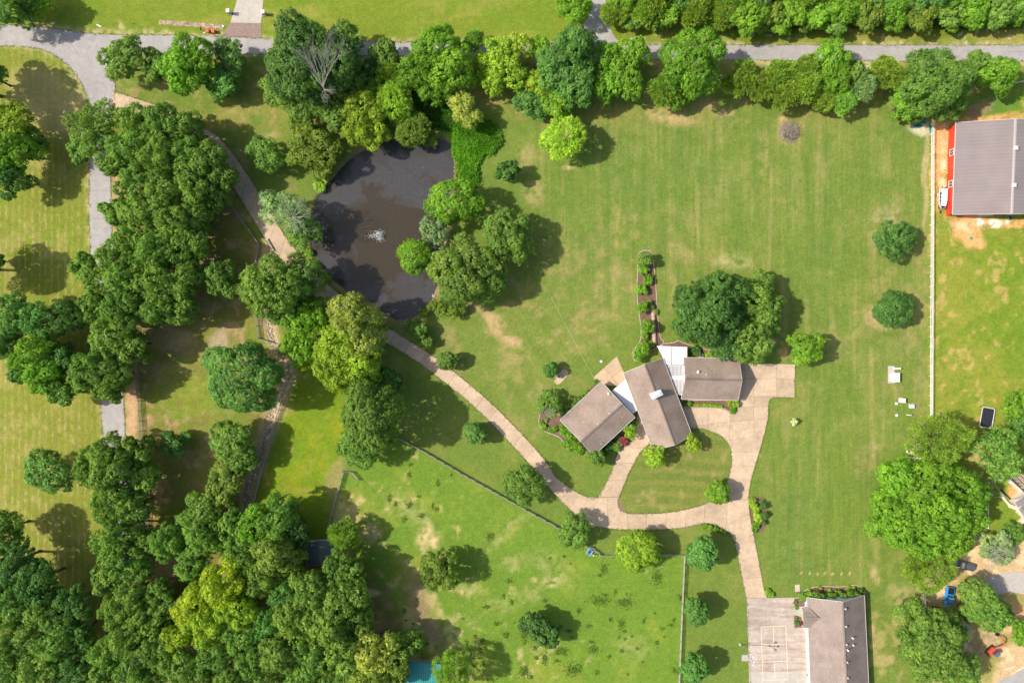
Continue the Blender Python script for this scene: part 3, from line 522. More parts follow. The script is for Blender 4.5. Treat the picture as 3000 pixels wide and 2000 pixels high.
def gable(root, A, B, C, D, R1, R2, mat, wall, inset=.45, th=.16, cap=True, trim=True, capmat=None):
    """A,D eave of slope 1; B,C eave of slope 2; R1 above AB, R2 above DC."""
    for e1, e2 in ((A, D), (B, C)):
        bm = bmesh.new(); dz = Vector((0, 0, -th))
        hi = [bm.verts.new(p) for p in (e1, e2, R2, R1)]; lo = [bm.verts.new(p + dz) for p in (e1, e2, R2, R1)]
        bm.faces.new(hi); bm.faces.new(lo[::-1])
        for i in range(4): bm.faces.new((hi[i], lo[i], lo[(i + 1) % 4], hi[(i + 1) % 4]))
        lift(obj('roof_slope', bm, mat), root)
        if trim:
            d = (e2 - e1).normalized(); n = (e1 - R1); n.z = 0; n = n - d * n.dot(d); n.normalize()
            beam('gutter', e1 + n * .08 + Vector((0, 0, -.06)), e2 + n * .08 + Vector((0, 0, -.06)), .10, .13, M['trim'], root)
            for g, r, s in ((e1, R1, -1), (e2, R2, 1)):
                o_ = d * s * .05; beam('rake_board', g + o_ + Vector((0, 0, -.09)), r + o_ + Vector((0, 0, -.09)), .08, .19, M['trim'], root)
    if cap:
        bm = bmesh.new(); d = (R2 - R1).normalized(); up = Vector((0, 0, .05))
        sl = []
        for e in (A, B):
            s = (e - R1); s = s - d * s.dot(d); sl.append(s.normalized())
        for s in sl:
            a1, a2 = R1 + up, R2 + up; b1, b2 = a1 + s * .34, a2 + s * .34
            hi = [bm.verts.new(p) for p in (a1, a2, b2, b1)]; lo = [bm.verts.new(p - Vector((0, 0, .07))) for p in (a1, a2, b2, b1)]
            bm.faces.new(hi); bm.faces.new(lo[::-1])
            for i in range(4): bm.faces.new((hi[i], lo[i], lo[(i + 1) % 4], hi[(i + 1) % 4]))
        lift(obj('ridge_cap', bm, capmat or M['ridge']), root)
    ctr = (A + B + C + D) / 4; ctr.z = 0
    def ins(p, r):
        d1 = (R2 - R1); d1.z = 0; d1.normalize(); n1 = Vector((-d1.y, d1.x, 0)); v = p - ctr
        a, b_ = v.dot(d1), v.dot(n1); a -= math.copysign(inset, a); b_ -= math.copysign(inset, b_) if not r else 0
        w = ctr + d1 * a + n1 * b_; w.z = p.z; return w
    rings = []
    slope = lambda e, r: (r.z - e.z) / max(1e-6, ((e - r).to_2d().length)) * inset
    for e, g, r in ((A, B, R1), (D, C, R2)):
        a, b_, rr = ins(e, 0), ins(g, 0), ins(r, 1); a.z += slope(e, r) - th - .02; b_.z += slope(g, r) - th - .02; rr.z = r.z - th - .02
        rings.append([Vector((a.x, a.y, -.1)), a, rr, b_, Vector((b_.x, b_.y, -.1))])
    bm = bmesh.new(); loft(bm, rings); lift(obj('wall', bm, wall), root)
    return rings
M['ridge'] = shingle('ridge_shingle', (.20, .15, .125), 0)
def vent(root, p, r=.16, h=.6, mat=None, z=0, name='vent_pipe', capr=0):
    bm = bmesh.new(); cyl(bm, (p.x, p.y, z - .3), (p.x, p.y, z + h), r, n=12)
    o = lift(obj(name, bm, mat or M['white'], None, True), root)
    if capr:
        bm = bmesh.new(); cyl(bm, (p.x, p.y, z + h + .005), (p.x, p.y, z + h + .22), capr, capr * .35, n=14); c = obj('cowl', bm, mat or M['white']); c.parent = o

house = empty('house', W(1920, 1180), 'sprawling brown shingled house of three gabled wings joined by white flat roofs', 'house')
A, D, C, B = W(1641, 1230, 2.6), W(1762, 1118, 2.6), W(1859.6, 1221.6, 3.5), W(1738.2, 1334, 3.5)
rw = gable(house, A, B, C, D, W(1702.5, 1293.9, 5.6), W(1823.9, 1184.3, 5.6), M['roof_w'], M['siding'])
A, D, C, B = W(1827, 1093, 3.1), W(1914, 1319, 3.1), W(2027, 1275, 3.1), W(1942, 1050, 3.1)
rc = gable(house, A, B, C, D, W(1890, 1067, 6.0), W(1978.3, 1302, 6.0), M['roof_c'], M['siding'])
A, D, C, B = W(2004, 1047.3, 3.0), W(2165, 1051.3, 3.0), W(2162, 1172.3, 3.0), W(1996.4, 1167.9, 3.0)
re = gable(house, A, B, C, D, W(2008, 1109, 5.8), W(2173.8, 1114, 5.8), M['roof_e'], M['siding'])
def flatroof(name, px, h, mat, th=.18):
    bm = bmesh.new(); prism(bm, [W(*p, h) for p in px], h - th, h); bmesh.ops.triangulate(bm, faces=[f for f in bm.faces if len(f.verts) > 4]); return lift(obj(name, bm, mat), house)
flatroof('patio_roof_panel', [(1924.7, 1012.6), (1967.5, 1014.4), (1966.5, 1067.6), (1949.6, 1067), (1941, 1045)], 2.75, M['whitemetal'])
flatroof('patio_roof_panel', [(1968.7, 1014.5), (2013, 1016.3), (2012.5, 1053), (2002.8, 1053), (2002, 1069), (1967.7, 1067.7)], 2.75, M['whitemetal'])
flatroof('breezeway_roof', [(1836, 1107), (1793.5, 1144.2), (1854.2, 1212), (1868, 1201)], 2.5, M['whitemetal'])
M['seam'] = simple('roof_seam', (.26, .22, .20), .6)
beam('panel_seam', W(1968.1, 1014.4, 2.76), W(1967.1, 1067.6, 2.76), .16, .07, M['brickred'], house); beam('panel_edge', W(1949.6, 1067.6, 2.74), W(2002, 1069.4, 2.74), .14, .1, M['seam'], house); beam('panel_edge', W(2013.3, 1016.3, 2.74), W(2012.8, 1053, 2.74), .14, .1, M['brickred'], house)
g_ = [(1953, 1068.5), (2003.5, 1069.5), (2010, 1106), (1998.5, 1157.5), (1985.5, 1155.5)]
flatroof('link_roof', g_, 2.45, M['whitemetal'], .1)
for i in range(13):                      # standing ribs of the link roof, clipped to its outline
    x = 1957 + i * 4.0; y0 = 1071; y1 = 1155
    xl = lambda y: 1953 + (y - 1068) * .374
    if x < xl(1155): y1 = 1068 + (x - 1953) / .374 - 2
    if x > 1999: y0 = 1085
    if y1 - y0 > 8: beam('roof_rib', W(x, y0, 2.47), W(x + .3, y1, 2.47), .13, .10, M['seam'], house)
beam('flashing', W(1962, 1106, 2.475), W(2006, 1106.5, 2.475), .9, .1, M['whitemetal'], house)
for px in [(1930, 1020), (2008, 1022), (1960, 1064), (1998, 1064), (1800, 1147), (1850, 1205), (1990, 1150), (1996, 1080)]:
    p = W(*px); bm = bmesh.new(); cyl(bm, (p.x, p.y, -.1), (p.x, p.y, 2.36), .08, n=8); lift(obj('post', bm, M['white']), house)
# chimney
a, b_, c_, d_ = W(1905.2, 1153, 7.4), W(1935.5, 1142, 7.4), W(1942.7, 1156, 7.4), W(1914.5, 1170, 7.4)
bm = bmesh.new(); prism(bm, [a, d_, c_, b_], 3.5, 7.15); ch = lift(obj('chimney', bm, M['trim']), house)
bm = bmesh.new(); cc = (a + b_ + c_ + d_) / 4; hi = [bm.verts.new(cc + (p - cc) * 1.08 + Vector((0, 0, -.2))) for p in (a, d_, c_, b_)]; md_ = [(a + d_) / 2, (c_ + b_) / 2]; ap_ = [bm.verts.new(cc.lerp(m_, .45) + Vector((0, 0, .25))) for m_ in md_]
bm.faces.new(hi[::-1]); bm.faces.new((hi[0], hi[1], ap_[0])); bm.faces.new((hi[1], hi[2], ap_[1], ap_[0])); bm.faces.new((hi[2], hi[3], ap_[1])); bm.faces.new((hi[3], hi[0], ap_[0], ap_[1]))
k_ = obj('chimney_cap', bm, M['whitemetal']); k_.parent = ch
for px, z, r, h, cp in [((2044, 1089), 4.8, .22, .55, .36), ((2069, 1097), 5.2, .1, .35, 0), ((1783, 1153), 3.9, .18, .4, .3), ((1783, 1210.5), 5.0, .1, .4, 0), ((1750, 1241), 5.0, .1, .4, 0), ((1822.5, 1221), 4.4, .08, .3, 0), ((1761, 1299), 4.4, .08, .3, 0)]: vent(house, W(*px, z), r, h, None, z, 'vent_pipe', cp)
for rr, n in ((rw, 4), (rc, 5), (re, 4)):
    for s in (0, 4):
        a, b_ = (rr[0][s], rr[1][s]) if s == 4 else (rr[1][s], rr[0][s])
        for i in range(n): window(house, a, b_, (i + .5) / n, 1.45, 1.3, 1.2)
# workshop
shop = empty('workshop', W(2450, 1880), 'long brown shingled workshop with five white roof vents beside the concrete court', 'building')
e, r = 2.9, 6.9
A, D, C, B = W(2365, 1750, e), W(2378, 2080, e), W(2548, 2080, e), W(2531.7, 1743, e)
rs = gable(shop, A, B, C, D, W(2470.5, 1763, r), W(2486, 2092, r), M['roof_s'], simple('pale_siding', (.60, .66, .68), .7, var=.06))
# entry gable on the west slope
bm = bmesh.new()
w1, w2, rp, rb = W(2349, 1778.5, 2.95), W(2350, 1837, 2.95), W(2358.5, 1811, 4.55), W(2399, 1809, 4.55)
n1, n2 = W(2368, 1776, 3.05), W(2371, 1838, 3.05)
V = [bm.verts.new(p + Vector((0, 0, .06))) for p in (w1, w2, rp, rb, n1, n2)]; V2 = [bm.verts.new(p + Vector((0, 0, -.12))) for p in (w1, w2, rp, rb, n1, n2)]
for L in (V, V2): bm.faces.new((L[0], L[2], L[3], L[4])); bm.faces.new((L[1], L[5], L[3], L[2]))
for i, j in ((0, 2), (2, 1), (1, 5), (4, 0)): bm.faces.new((V[i], V[j], V2[j], V2[i]))
lift(obj('porch_roof', bm, M['roof_s']), shop)
beam('ridge_cap', rp + Vector((0, 0, .09)), rb + Vector((0, 0, .09)), .35, .06, M['roof_s'], shop)
beam('gutter', w1 + Vector((-.05, 0, -.04)), w1.lerp(n1, .98) + Vector((0, .1, -.04)), .16, .12, M['trim'], shop); beam('gutter', w2, n2, .14, .12, M['trim'], shop)
for q_ in ((2347, 1783), (2347, 1832)):
    p = W(*q_); bm = bmesh.new(); box(bm, (p.x + .3, p.y, 1.38), (.3, .3, 2.8)); lift(obj('porch_post', bm, M['white']), shop)
for y in (1782.5, 1834, 1887, 1938.5, 1984): vent(shop, W(2477 + (y - 1782) * .035, y, 6.6), .22, .42, M['steel'], 6.4, 'roof_vent', .33)
for x, y, z, h in ((2497, 1867, 5.3, .9), (2499, 1888, 5.2, .7), (2482, 1902, 6.1, 1.2)): vent(shop, W(x, y, z + h / 2), .14, h, M['white'], z, 'flue_pipe', .2)
for t in (.38, .52, .66):
    a, b_ = rs[1][0], rs[0][0]; window(shop, a, b_, 1 - t, 1.25, 3.0, 2.3, mat=M['white'], name='garage_door')
for t in (.2, .8): window(shop, rs[1][4], rs[0][4], t, 1.5, 1.1, 1.1)
# barn
barn = empty('barn', W(2960, 500), 'red metal barn with grey ribbed roof behind the white rail fence', 'barn')
A, D, C, B = W(2801, 359, 3.3), W(2791.7, 628, 3.3), W(3128, 622, 3.3), W(3138, 352, 3.3)
rb_ = gable(barn, A, B, C, D, W(2976, 349, 6.0), W(2964.7, 626, 6.0), M['barnroof'], M['redwall'], inset=.25, th=.1, capmat=simple('barn_ridge', (.42, .35, .34), .5))
for px in ((2976, 434), (2971, 543)):
    p = W(*px, 6.2); bm = bmesh.new(); box(bm, (p.x, p.y, 6.15), (.8, .8, .6)); v_ = lift(obj('cupola', bm, M['trim']), barn)
    bm = bmesh.new(); r_ = bmesh.ops.create_cone(bm, cap_ends=True, segments=4, radius1=.75, radius2=.02, depth=.5, matrix=Matrix.Translation((p.x, p.y, 6.71)) @ Matrix.Rotation(R_(45), 4, 'Z')); c2 = obj('cupola_roof', bm, M['trim']); c2.parent = v_
for t in (.3, .655): window(barn, rb_[0][0], rb_[1][0], t, 1.6, 1.5, 1.5)
a, b_ = rb_[1][4], rb_[1][0]
for t, w_, h_ in ((.62, 4.2, 2.6), (.35, 3.4, 2.6)): window(barn, a, b_, 1 - t, 1.35, w_, h_, mat=M['whitemetal'], name='roll_door')
# teal metal shed and dark shed in the trees
ts = empty('metal_shed', W(1225, 1985), 'turquoise ribbed metal roofed shed half hidden under trees', 'shed')
gable(ts, W(1165, 2050, 2.6), W(1180, 1936, 2.6), W(1292, 1945, 2.6), W(1284, 2060, 2.6), W(1150, 1995, 3.4), W(1294, 2003, 3.4), M['tealroof'], M['fencegrey'], inset=.3, th=.08, trim=False, capmat=M['tealroof'])
dsd = empty('garden_shed', W(930, 1610), 'small slate blue roofed shed with pale gutter hidden among trees', 'shed')
M['slate'] = ribbed('slate_roof', (.10, .145, .16), .5, 0, .7)
gable(dsd, W(896, 1590, 2.5), W(978, 1582, 2.5), W(982, 1650, 2.5), W(900, 1656, 2.5), W(936, 1583, 3.3), W(940, 1653, 3.3), M['slate'], M['fencegrey'], inset=.25, th=.1)
bm = bmesh.new(); p = W(935, 1584, 2.62); box(bm, (p.x, p.y, 2.6), (6.4, .8, .08), R_(4)); lift(obj('canopy_board', bm, M['pale']), dsd)
# small tan playhouse
sh = empty('tan_shed', W(2968, 1830), 'little tan roofed shed on bare orange dirt', 'shed')
gable(sh, W(2954, 1822, 1.8), W(2963, 1815, 1.8), W(2986, 1834, 1.8), W(2977, 1843, 1.8), W(2958, 1818, 2.4), W(2982, 1839, 2.4), M['wood'], M['white'], inset=.15, th=.06, cap=False, trim=False)
# neighbour's house corner with deck
nh = empty('neighbour_house', W(2995, 1470), 'grey roofed neighbouring house with cream deck walls and dark rails', 'house')
gable(nh, W(2973, 1472, 3), W(3012, 1436, 3), W(3085, 1510, 3), W(3046, 1546, 3), W(2998, 1455, 4.4), W(3072, 1531, 4.4), M['roof_n'], M['siding'], cap=True)
gable(nh, W(2985, 1490, 2.7), W(2998, 1478, 2.7), W(3090, 1590, 2.7), W(3060, 1600, 2.7), W(2993, 1483, 3.6), W(3080, 1595, 3.6), M['roof_n'], M['siding'], cap=False)
cream = simple('cream_render', (.68, .56, .45), .85, var=.08)
for a, b_ in (((2948, 1402), (2975, 1376)), ((2952, 1405), (2998, 1446)), ((2966, 1468), (2998, 1440)), ((2955, 1480), (2985, 1492)), ((2978, 1495), (3000, 1515)), ((2984, 1530), (3004, 1512))):
    beam('deck_wall', W(*a) + Vector((0, 0, .45)), W(*b_) + Vector((0, 0, .45)), .9, .9, cream, nh)
lift(sheet('deck_floor', [(2960, 1402), (2978, 1382), (3030, 1400), (3030, 1450), (3000, 1442)], M['wood'], .5), nh)
for i in range(6): beam('pergola_beam', W(2962 + i * 7, 1398 - i * 1.5, 2.4), W(2990 + i * 7, 1424 - i, 2.4), .12, .16, M['brickred'] if i % 2 else M['black'], nh)
beam('deck_rail', W(2958, 1402, 1.5), W(3000, 1440, 1.5), .08, .08, M['black'], nh); beam('deck_rail', W(2958, 1402, 1.1), W(3000, 1440, 1.1), .06, .06, M['black'], nh)
for i in range(5): p = W(2958 + i * 10, 1402 + i * 9); bm = bmesh.new(); box(bm, (p.x, p.y, 1.25), (.12, .12, 2.4)); lift(obj('pergola_post', bm, M['black']), nh)

# ------------------------------------------------------------------ fences
UB = bpy.data.meshes.new('rail'); bm = bmesh.new(); box(bm, (.5, 0, 0), (1, 1, 1)); bm.to_mesh(UB); bm.free()
def fence(name, pts, rails, hgt, bay, mat, label, board=(.04, .14), post=.12, cat='fence'):
    me_r = UB.copy(); me_p = UB.copy(); me_r.materials.append(mat); me_p.materials.append(mat); me_p.name = 'post'
    P = [W(*p) for p in pts]; root = empty(name, P[0], label, cat)
    for i, (a, b_) in enumerate(zip(P, P[1:])):
        n = max(1, round((b_ - a).length / bay)); d = (b_ - a) / n; ang = math.atan2(d.y, d.x)
        for k in range(n + (1 if i == len(P) - 2 else 0)):
            q = a + d * k - P[0]
            jz = rng.uniform(-.03, .05)
            o = link('post', me_p, None, root); o.location = (q.x, q.y, (hgt + jz) / 2 - .05); o.rotation_euler = (0, R_(-90), ang); o.location.z = -.1; o.scale = (hgt + .15 + jz, post, post)
            if k == n: break
            for j in range(rails):
                z = hgt * (j + .75) / rails
                o = link('rail', me_r, None, root); off = Vector((-d.y, d.x, 0)).normalized() * (post / 2 + board[0] / 2 + .002)
                o.location = Vector((q.x, q.y, z + rng.uniform(-.02, .02))) + off; o.rotation_euler = (0, rng.uniform(-.006, .006), ang); o.scale = (d.length * .995, board[0], board[1])
    return root
fence('rail_fence', [(2726, 366), (2725, 600), (2723.5, 900), (2722, 1216)], 3, 1.45, 2.45, M['fencewhite'], 'long white rail fence between the mown lawn and the barn field', (.07, .17), .14)
fence('board_fence', [(1150, 1280), (1174, 1286), (1256, 1331), (1349, 1386), (1463, 1450), (1540, 1493), (1628, 1541), (1690, 1580), (1722, 1602)], 4, 1.3, 2.45, M['fencegrey'], 'weathered grey board fence running slantwise along the top of the horse paddock', (.05, .15), .15)
fence('board_fence', [(1755, 1625), (1880, 1624.5), (2003, 1624)], 4, 1.3, 2.45, M['fencegrey'], 'short straight grey board fence behind the yellow green maple', (.05, .15), .15)
fence('board_fence', [(2003, 1625), (1994, 1820), (1985, 2040)], 4, 1.35, 2.45, M['fencegrey'], 'pale grey board fence between horse paddock and the three small trees', (.05, .15), .15)
fence('plank_fence', [(398, 960), (402, 1049), (410, 1173), (418, 1320), (430, 1486), (437, 1667), (448, 1756), (470, 1900)], 4, 1.4, 2.45, M['fencepipe'], 'dark four rail fence along the grey lane under the grove', (.05, .12), .13)
fence('plank_fence', [(862, 1040), (835, 1148), (819, 1200), (801, 1252), (793, 1304), (768, 1377), (746, 1465)], 4, 1.35, 2.45, M['fencegrey'], 'grey plank fence following the rocky creek bed', (.05, .14), .14)
fence('plank_fence', [(1006, 1381), (994, 1425), (974, 1497), (962, 1540)], 4, 1.35, 2.45, M['fencegrey'], 'short plank fence casting ladder shadows beside the yellow paddock', (.05, .14), .14)
fence('plank_fence', [(640, 552), (709, 645), (760, 716), (750, 775), (746, 850), (750, 920), (759, 990)], 4, 1.3, 2.45, M['fencepipe'], 'thin grey fence bending between grove and curved driveway', (.05, .12), .12)
fence('water_gate', [(759, 992), (790, 1002), (853, 1023)], 3, 1.1, 2.0, M['fencepipe'], 'low wooden cross fence spanning the creek', (.05, .12), .13)
fence('rail_fence', [(2701, 1722), (2702, 1760), (2703, 1802)], 3, 1.4, 2.45, M['fencewhite'], 'short white rail fence between two dark trees near the blue pickup', (.07, .17), .14)
fence('wire_fence', [(2955, 250), (3020, 236)], 2, 1.2, 2.0, M['fencewhite'], 'pale fence end by the bright tree north of the barn', (.06, .1), .1)
fence('field_gate', [(1004, 1379), (1030, 1381), (1050, 1404)], 4, 1.25, 2.0, M['fencegrey'], 'open grey wooden gate at the creek paddock corner', (.05, .12), .14, 'gate')
fence('corner_pen', [(1722, 1602), (1730, 1600), (1757, 1622)], 4, 1.2, 1.6, M['fencegrey'], 'grey slatted gate beside the blue water trough', (.05, .12), .13, 'gate')
# beam lying along the neighbour's lawn
bb = fence('balance_rail', [(2887, 1474), (2888, 1545)], 1, .9, 3.0, M['fencewhite'], 'single white rail on posts in the neighbour lawn', (.30, .08), .12)

# ------------------------------------------------------------------ foliage meshes
def quads_mesh(name, P, U, V, tone, mat):
    n = len(P); vv = np.empty((n, 4, 3), np.float32); vv[:, 0] = P + U; vv[:, 1] = P + V; vv[:, 2] = P - U; vv[:, 3] = P - V
    me = bpy.data.meshes.new(name); me.vertices.add(n * 4); me.vertices.foreach_set('co', vv.ravel())
    me.loops.add(n * 4); me.loops.foreach_set('vertex_index', np.arange(n * 4, dtype=np.int32)); me.polygons.add(n); me.polygons.foreach_set('loop_start', np.arange(0, n * 4, 4, dtype=np.int32))
    a = me.attributes.new('tone', 'FLOAT', 'FACE'); a.data.foreach_set('value', np.clip(tone, 0, 1).astype(np.float32))
    me.update(); me.materials.append(mat); return me
def unit(v): return v / np.maximum(np.linalg.norm(v, axis=-1, keepdims=True), 1e-9)
def crown(name, R, seed, kind='b', dens=1.0, flat=.78, leaf=.32):
    r = np.random.default_rng(seed)
    if kind == 'm': nl, rc, rr, core = 20, (.58, .74), (.24, .34), .66
    elif kind == 'c': nl, rc, rr, core = 13, (.45, .66), (.26, .38), .58
    elif kind == 'w': nl, rc, rr, core = 14, (.5, .66), (.28, .38), .66
    elif kind == 's': nl, rc, rr, core = 13, (.50, .80), (.20, .32), .35
    else: nl, rc, rr, core = int(13 + R * .9), (.48, .86), (.19, .35), .40
    i = np.arange(nl) + .5; z = 1 - 1.28 * i / nl; th = i * 2.39996 + r.random(nl) * .9; z = z + r.normal(0, .07, nl)
    z = np.clip(z, -.35, 1); s = np.sqrt(1 - z * z); c = np.stack([s * np.cos(th), s * np.sin(th), z * flat], -1) * (R * r.uniform(*rc, nl))[:, None]
    rad = R * r.uniform(*rr, nl)
    c = np.concatenate([c, [[0, 0, .05 * R]]]); rad = np.append(rad, R * core)
    if kind in 'bs':                                    # lopsided outlines
        c = c + np.array([*(r.normal(0, .05, 2) * R), 0])
    rs0 = min(.62, max(.28, .115 * R)) if kind != 'c' else min(.7, max(.28, .12 * R))
    PP = []; NN = []; TT = []; RS = []
    for j in range(len(rad)):
        n = int(dens * 4 * math.pi * rad[j] ** 2 / (1.25 * rs0 ** 2)); d = unit(r.normal(size=(n, 3))); d = d[d[:, 2] > -.45]
        p = c[j] + d * rad[j] * np.array([1, 1, .85]) * r.uniform(.80, 1.13, (len(d), 1)); keep = np.ones(len(p), bool)
        for k2 in range(len(rad)):
            if k2 != j: keep &= np.linalg.norm(p - c[k2], axis=1) > rad[k2] * .84
        p = p[keep]; PP.append(p); NN.append(d[keep]); TT.append(np.full(len(p), r.random()) * .25 + r.random(len(p)) * .45); RS.append(rs0 * r.uniform(.6, 1.3, len(p)))
    p = np.concatenate(PP); nn = np.concatenate(NN); t = np.concatenate(TT); rs = np.concatenate(RS)
    nleaf = {'b': 23, 'm': 25, 'c': 21, 'w': 23, 's': 16}[kind]
    if R < 2.5: nleaf = int(nleaf * .8); leaf *= .72
    p = np.repeat(p, nleaf, 0); nn = np.repeat(nn, nleaf, 0); t = np.repeat(t, nleaf); rs = np.repeat(rs, nleaf)[:, None]; N = len(p)
    d2 = unit(r.normal(size=(N, 3)) + nn * .55)
    if kind in 'bms':
        P = p + d2 * rs * r.uniform(.45, 1.08, (N, 1)); nrm = unit(d2 * .9 + nn * .5 + r.normal(size=(N, 3)) * .34 + np.array([0, 0, .25]))
        u = unit(np.cross(nrm, r.normal(size=(N, 3)))); v = np.cross(nrm, u); sz = leaf * r.uniform(.6, 1.25, (N, 1)) * .5
        U, V = u * sz * 1.25, v * sz * .85
    elif kind == 'c':                                   # feathery sprays pointing out and up
        P = p + d2 * rs * r.uniform(.3, 1.2, (N, 1)); u = unit(d2 + nn * .8 + np.array([0, 0, .25]) + r.normal(size=(N, 3)) * .35); nrm = unit(np.cross(u, r.normal(size=(N, 3)))); v = np.cross(nrm, u)
        sz = leaf * r.uniform(.6, 1.3, (N, 1)) * .5; U, V = u * sz * 1.9, v * sz * .5
    else:                                               # weeping strands
        P = p + d2 * rs * r.uniform(.3, 1.1, (N, 1)) * np.array([1, 1, 1.3]); u = unit(nn * .8 + d2 * .4 + np.array([0, 0, -.6]) + r.normal(size=(N, 3)) * .25); nrm = unit(np.cross(u, r.normal(size=(N, 3)))); v = np.cross(nrm, u)
        sz = leaf * r.uniform(.6, 1.3, (N, 1)) * .5; U, V = u * sz * 2.1, v * sz * .45
    return quads_mesh(name, P, U, V, t + r.random(N) * .42 - .05, M['leaf'])
def tubes(bm, segs, n=5):
    for a, b_, r1, r2 in segs: cyl(bm, a, b_, r1, r2, n, False)
def branches(r, p, d, L, rad, depth, out, spread=.6, kids=(2, 4), up=.1):
    q = p + d * L; mid = p + d * L * .5 + Vector((r.uniform(-1, 1), r.uniform(-1, 1), r.uniform(-1, 1))) * L * .06
    out.append((p, mid, rad, rad * .82)); out.append((mid, q, rad * .82, rad * .62))
    if depth == 0: return
    for _ in range(r.randint(*kids)):
        nd = (d + Vector((r.uniform(-1, 1), r.uniform(-1, 1), r.uniform(-1, 1))) * spread + Vector((0, 0, up))).normalized()
        branches(r, p.lerp(q, r.uniform(.55, 1)), nd, L * r.uniform(.55, .85), rad * .58, depth - 1, out, spread, kids, up)
def trunk_mesh(R, hc, seed):
    r = random.Random(seed); bm = bmesh.new(); r0 = .045 * R + .06; segs = [(Vector((0, 0, -.3)), Vector((0, 0, .5)), r0 * 1.5, r0 * 1.05), (Vector((0, 0, .5)), Vector((r.uniform(-.1, .1), r.uniform(-.1, .1), hc * .62)), r0 * 1.05, r0 * .8)]
    top = segs[-1][1]
    for i in range(6):
        a = i * 1.05 + r.uniform(-.3, .3); d = Vector((math.cos(a), math.sin(a), r.uniform(.4, 1.1))).normalized(); out = []
        branches(r, top - Vector((0, 0, r.uniform(0, .2) * hc)), d, R * .42, r0 * .5, 1, out); segs += out
    tubes(bm, segs, 6); me = bpy.data.meshes.new('trunk'); bm.to_mesh(me); bm.free(); me.materials.append(M['bark']); return me
LIB = {}
def lib(kind, R, v):
    k = (kind, R, v)
    if k not in LIB:
        seed = hash(('bcmws'.index(kind), int(R * 10), v)) % 99991
        hc = .95 * R + 1.2 if R > 1.5 else .55 * R
        LIB[k] = (crown('crown', R, seed, kind, {'s': .75, 'm': 1.2}.get(kind, 1.0), {'w': .8, 'c': .95, 'm': .82}.get(kind, .75)), trunk_mesh(R, hc, seed) if R > 1.5 else None, hc)
    return LIB[k]
SIZES = {'b': (1.1, 2.2, 3.6, 5.2, 7.2, 9.6), 'm': (1.1, 2.2, 3.6, 5.2, 7.2, 9.6), 'c': (2.2, 4.0, 6.0), 'w': (1.1, 4.6), 's': (2.4, 4.2, 6.6)}
NVAR = {'b': 4, 'm': 3, 'c': 2, 'w': 1, 's': 2}
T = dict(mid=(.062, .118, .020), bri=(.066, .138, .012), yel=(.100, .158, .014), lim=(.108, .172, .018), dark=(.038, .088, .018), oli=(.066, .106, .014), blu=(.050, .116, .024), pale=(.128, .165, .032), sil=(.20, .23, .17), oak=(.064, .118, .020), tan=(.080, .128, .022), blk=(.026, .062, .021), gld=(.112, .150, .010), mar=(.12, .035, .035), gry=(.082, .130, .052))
LF = 3.1; tree_rng = random.Random(5); vcount = {}
def tree(fx, fy, rf, kind, tint, label, name='tree', cat='tree', group=None, hz=1.0, src=False, bare=None, extra_h=0):
    r = rf * (1.27551 if not src else 1) * S
    R = min(SIZES[kind], key=lambda q: abs(math.log(q / r)))
    vi = vcount.get((kind, R), 0); vcount[(kind, R)] = vi + 1
    cm, tm, hc = lib(kind, R, vi % NVAR[kind])
    s = r / R * .98; h = hc * s * hz
    p = (W(fx, fy, h) if src else WF(fx, fy, h)); p.z = -.02
    root = empty(name, p, label, cat, group, tree_rng.uniform(0, 6.28)); sx = s * tree_rng.uniform(.88, 1.13); root.scale = (sx, s * s / sx, s * hz)
    c = link('crown', cm, None, root); c.location = (0, 0, hc)
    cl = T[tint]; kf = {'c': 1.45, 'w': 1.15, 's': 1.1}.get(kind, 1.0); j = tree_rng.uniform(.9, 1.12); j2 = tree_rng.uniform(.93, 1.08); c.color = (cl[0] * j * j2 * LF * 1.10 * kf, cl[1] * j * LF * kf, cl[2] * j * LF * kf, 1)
    if tm: link('trunk', tm, None, root)
    elif R <= 1.5:
        pass
    return root
# ------------------------------------------------------------------ trees (positions in the 2352-pixel-wide view of the photograph)
ADJ = dict(mid='mid green', bri='bright green', yel='yellow green', lim='lime green', dark='dark green', oli='olive', blu='blue green', pale='pale yellow', sil='silvery', oak='dull green', tan='yellowish', gld='golden', gry='grey green')
def stand(label, group, kind, tint, rows, name='oak_tree', hz=1.0, near=None):
    for q in rows:
        lb = label
        if near:
            ph = min(near, key=lambda n_: (n_[0] - q[0]) ** 2 + (n_[1] - q[1]) ** 2)[2]; sz = 'broad' if q[2] >= 54 else ('slim' if q[2] < 42 else 'middling')
            lb = f"{sz} {ADJ[q[4] if len(q) > 4 else tint]} {label} {ph}"
        tree(q[0], q[1], q[2] * (.90 if group in ('oaks of the dense grove', 'trees along lane fence', 'southern wood', 'dark wood below hay field') else 1), q[3] if len(q) > 3 else kind, q[4] if len(q) > 4 else tint, lb, name, 'tree', group if len(rows) > 1 else None, q[5] if len(q) > 5 else hz)
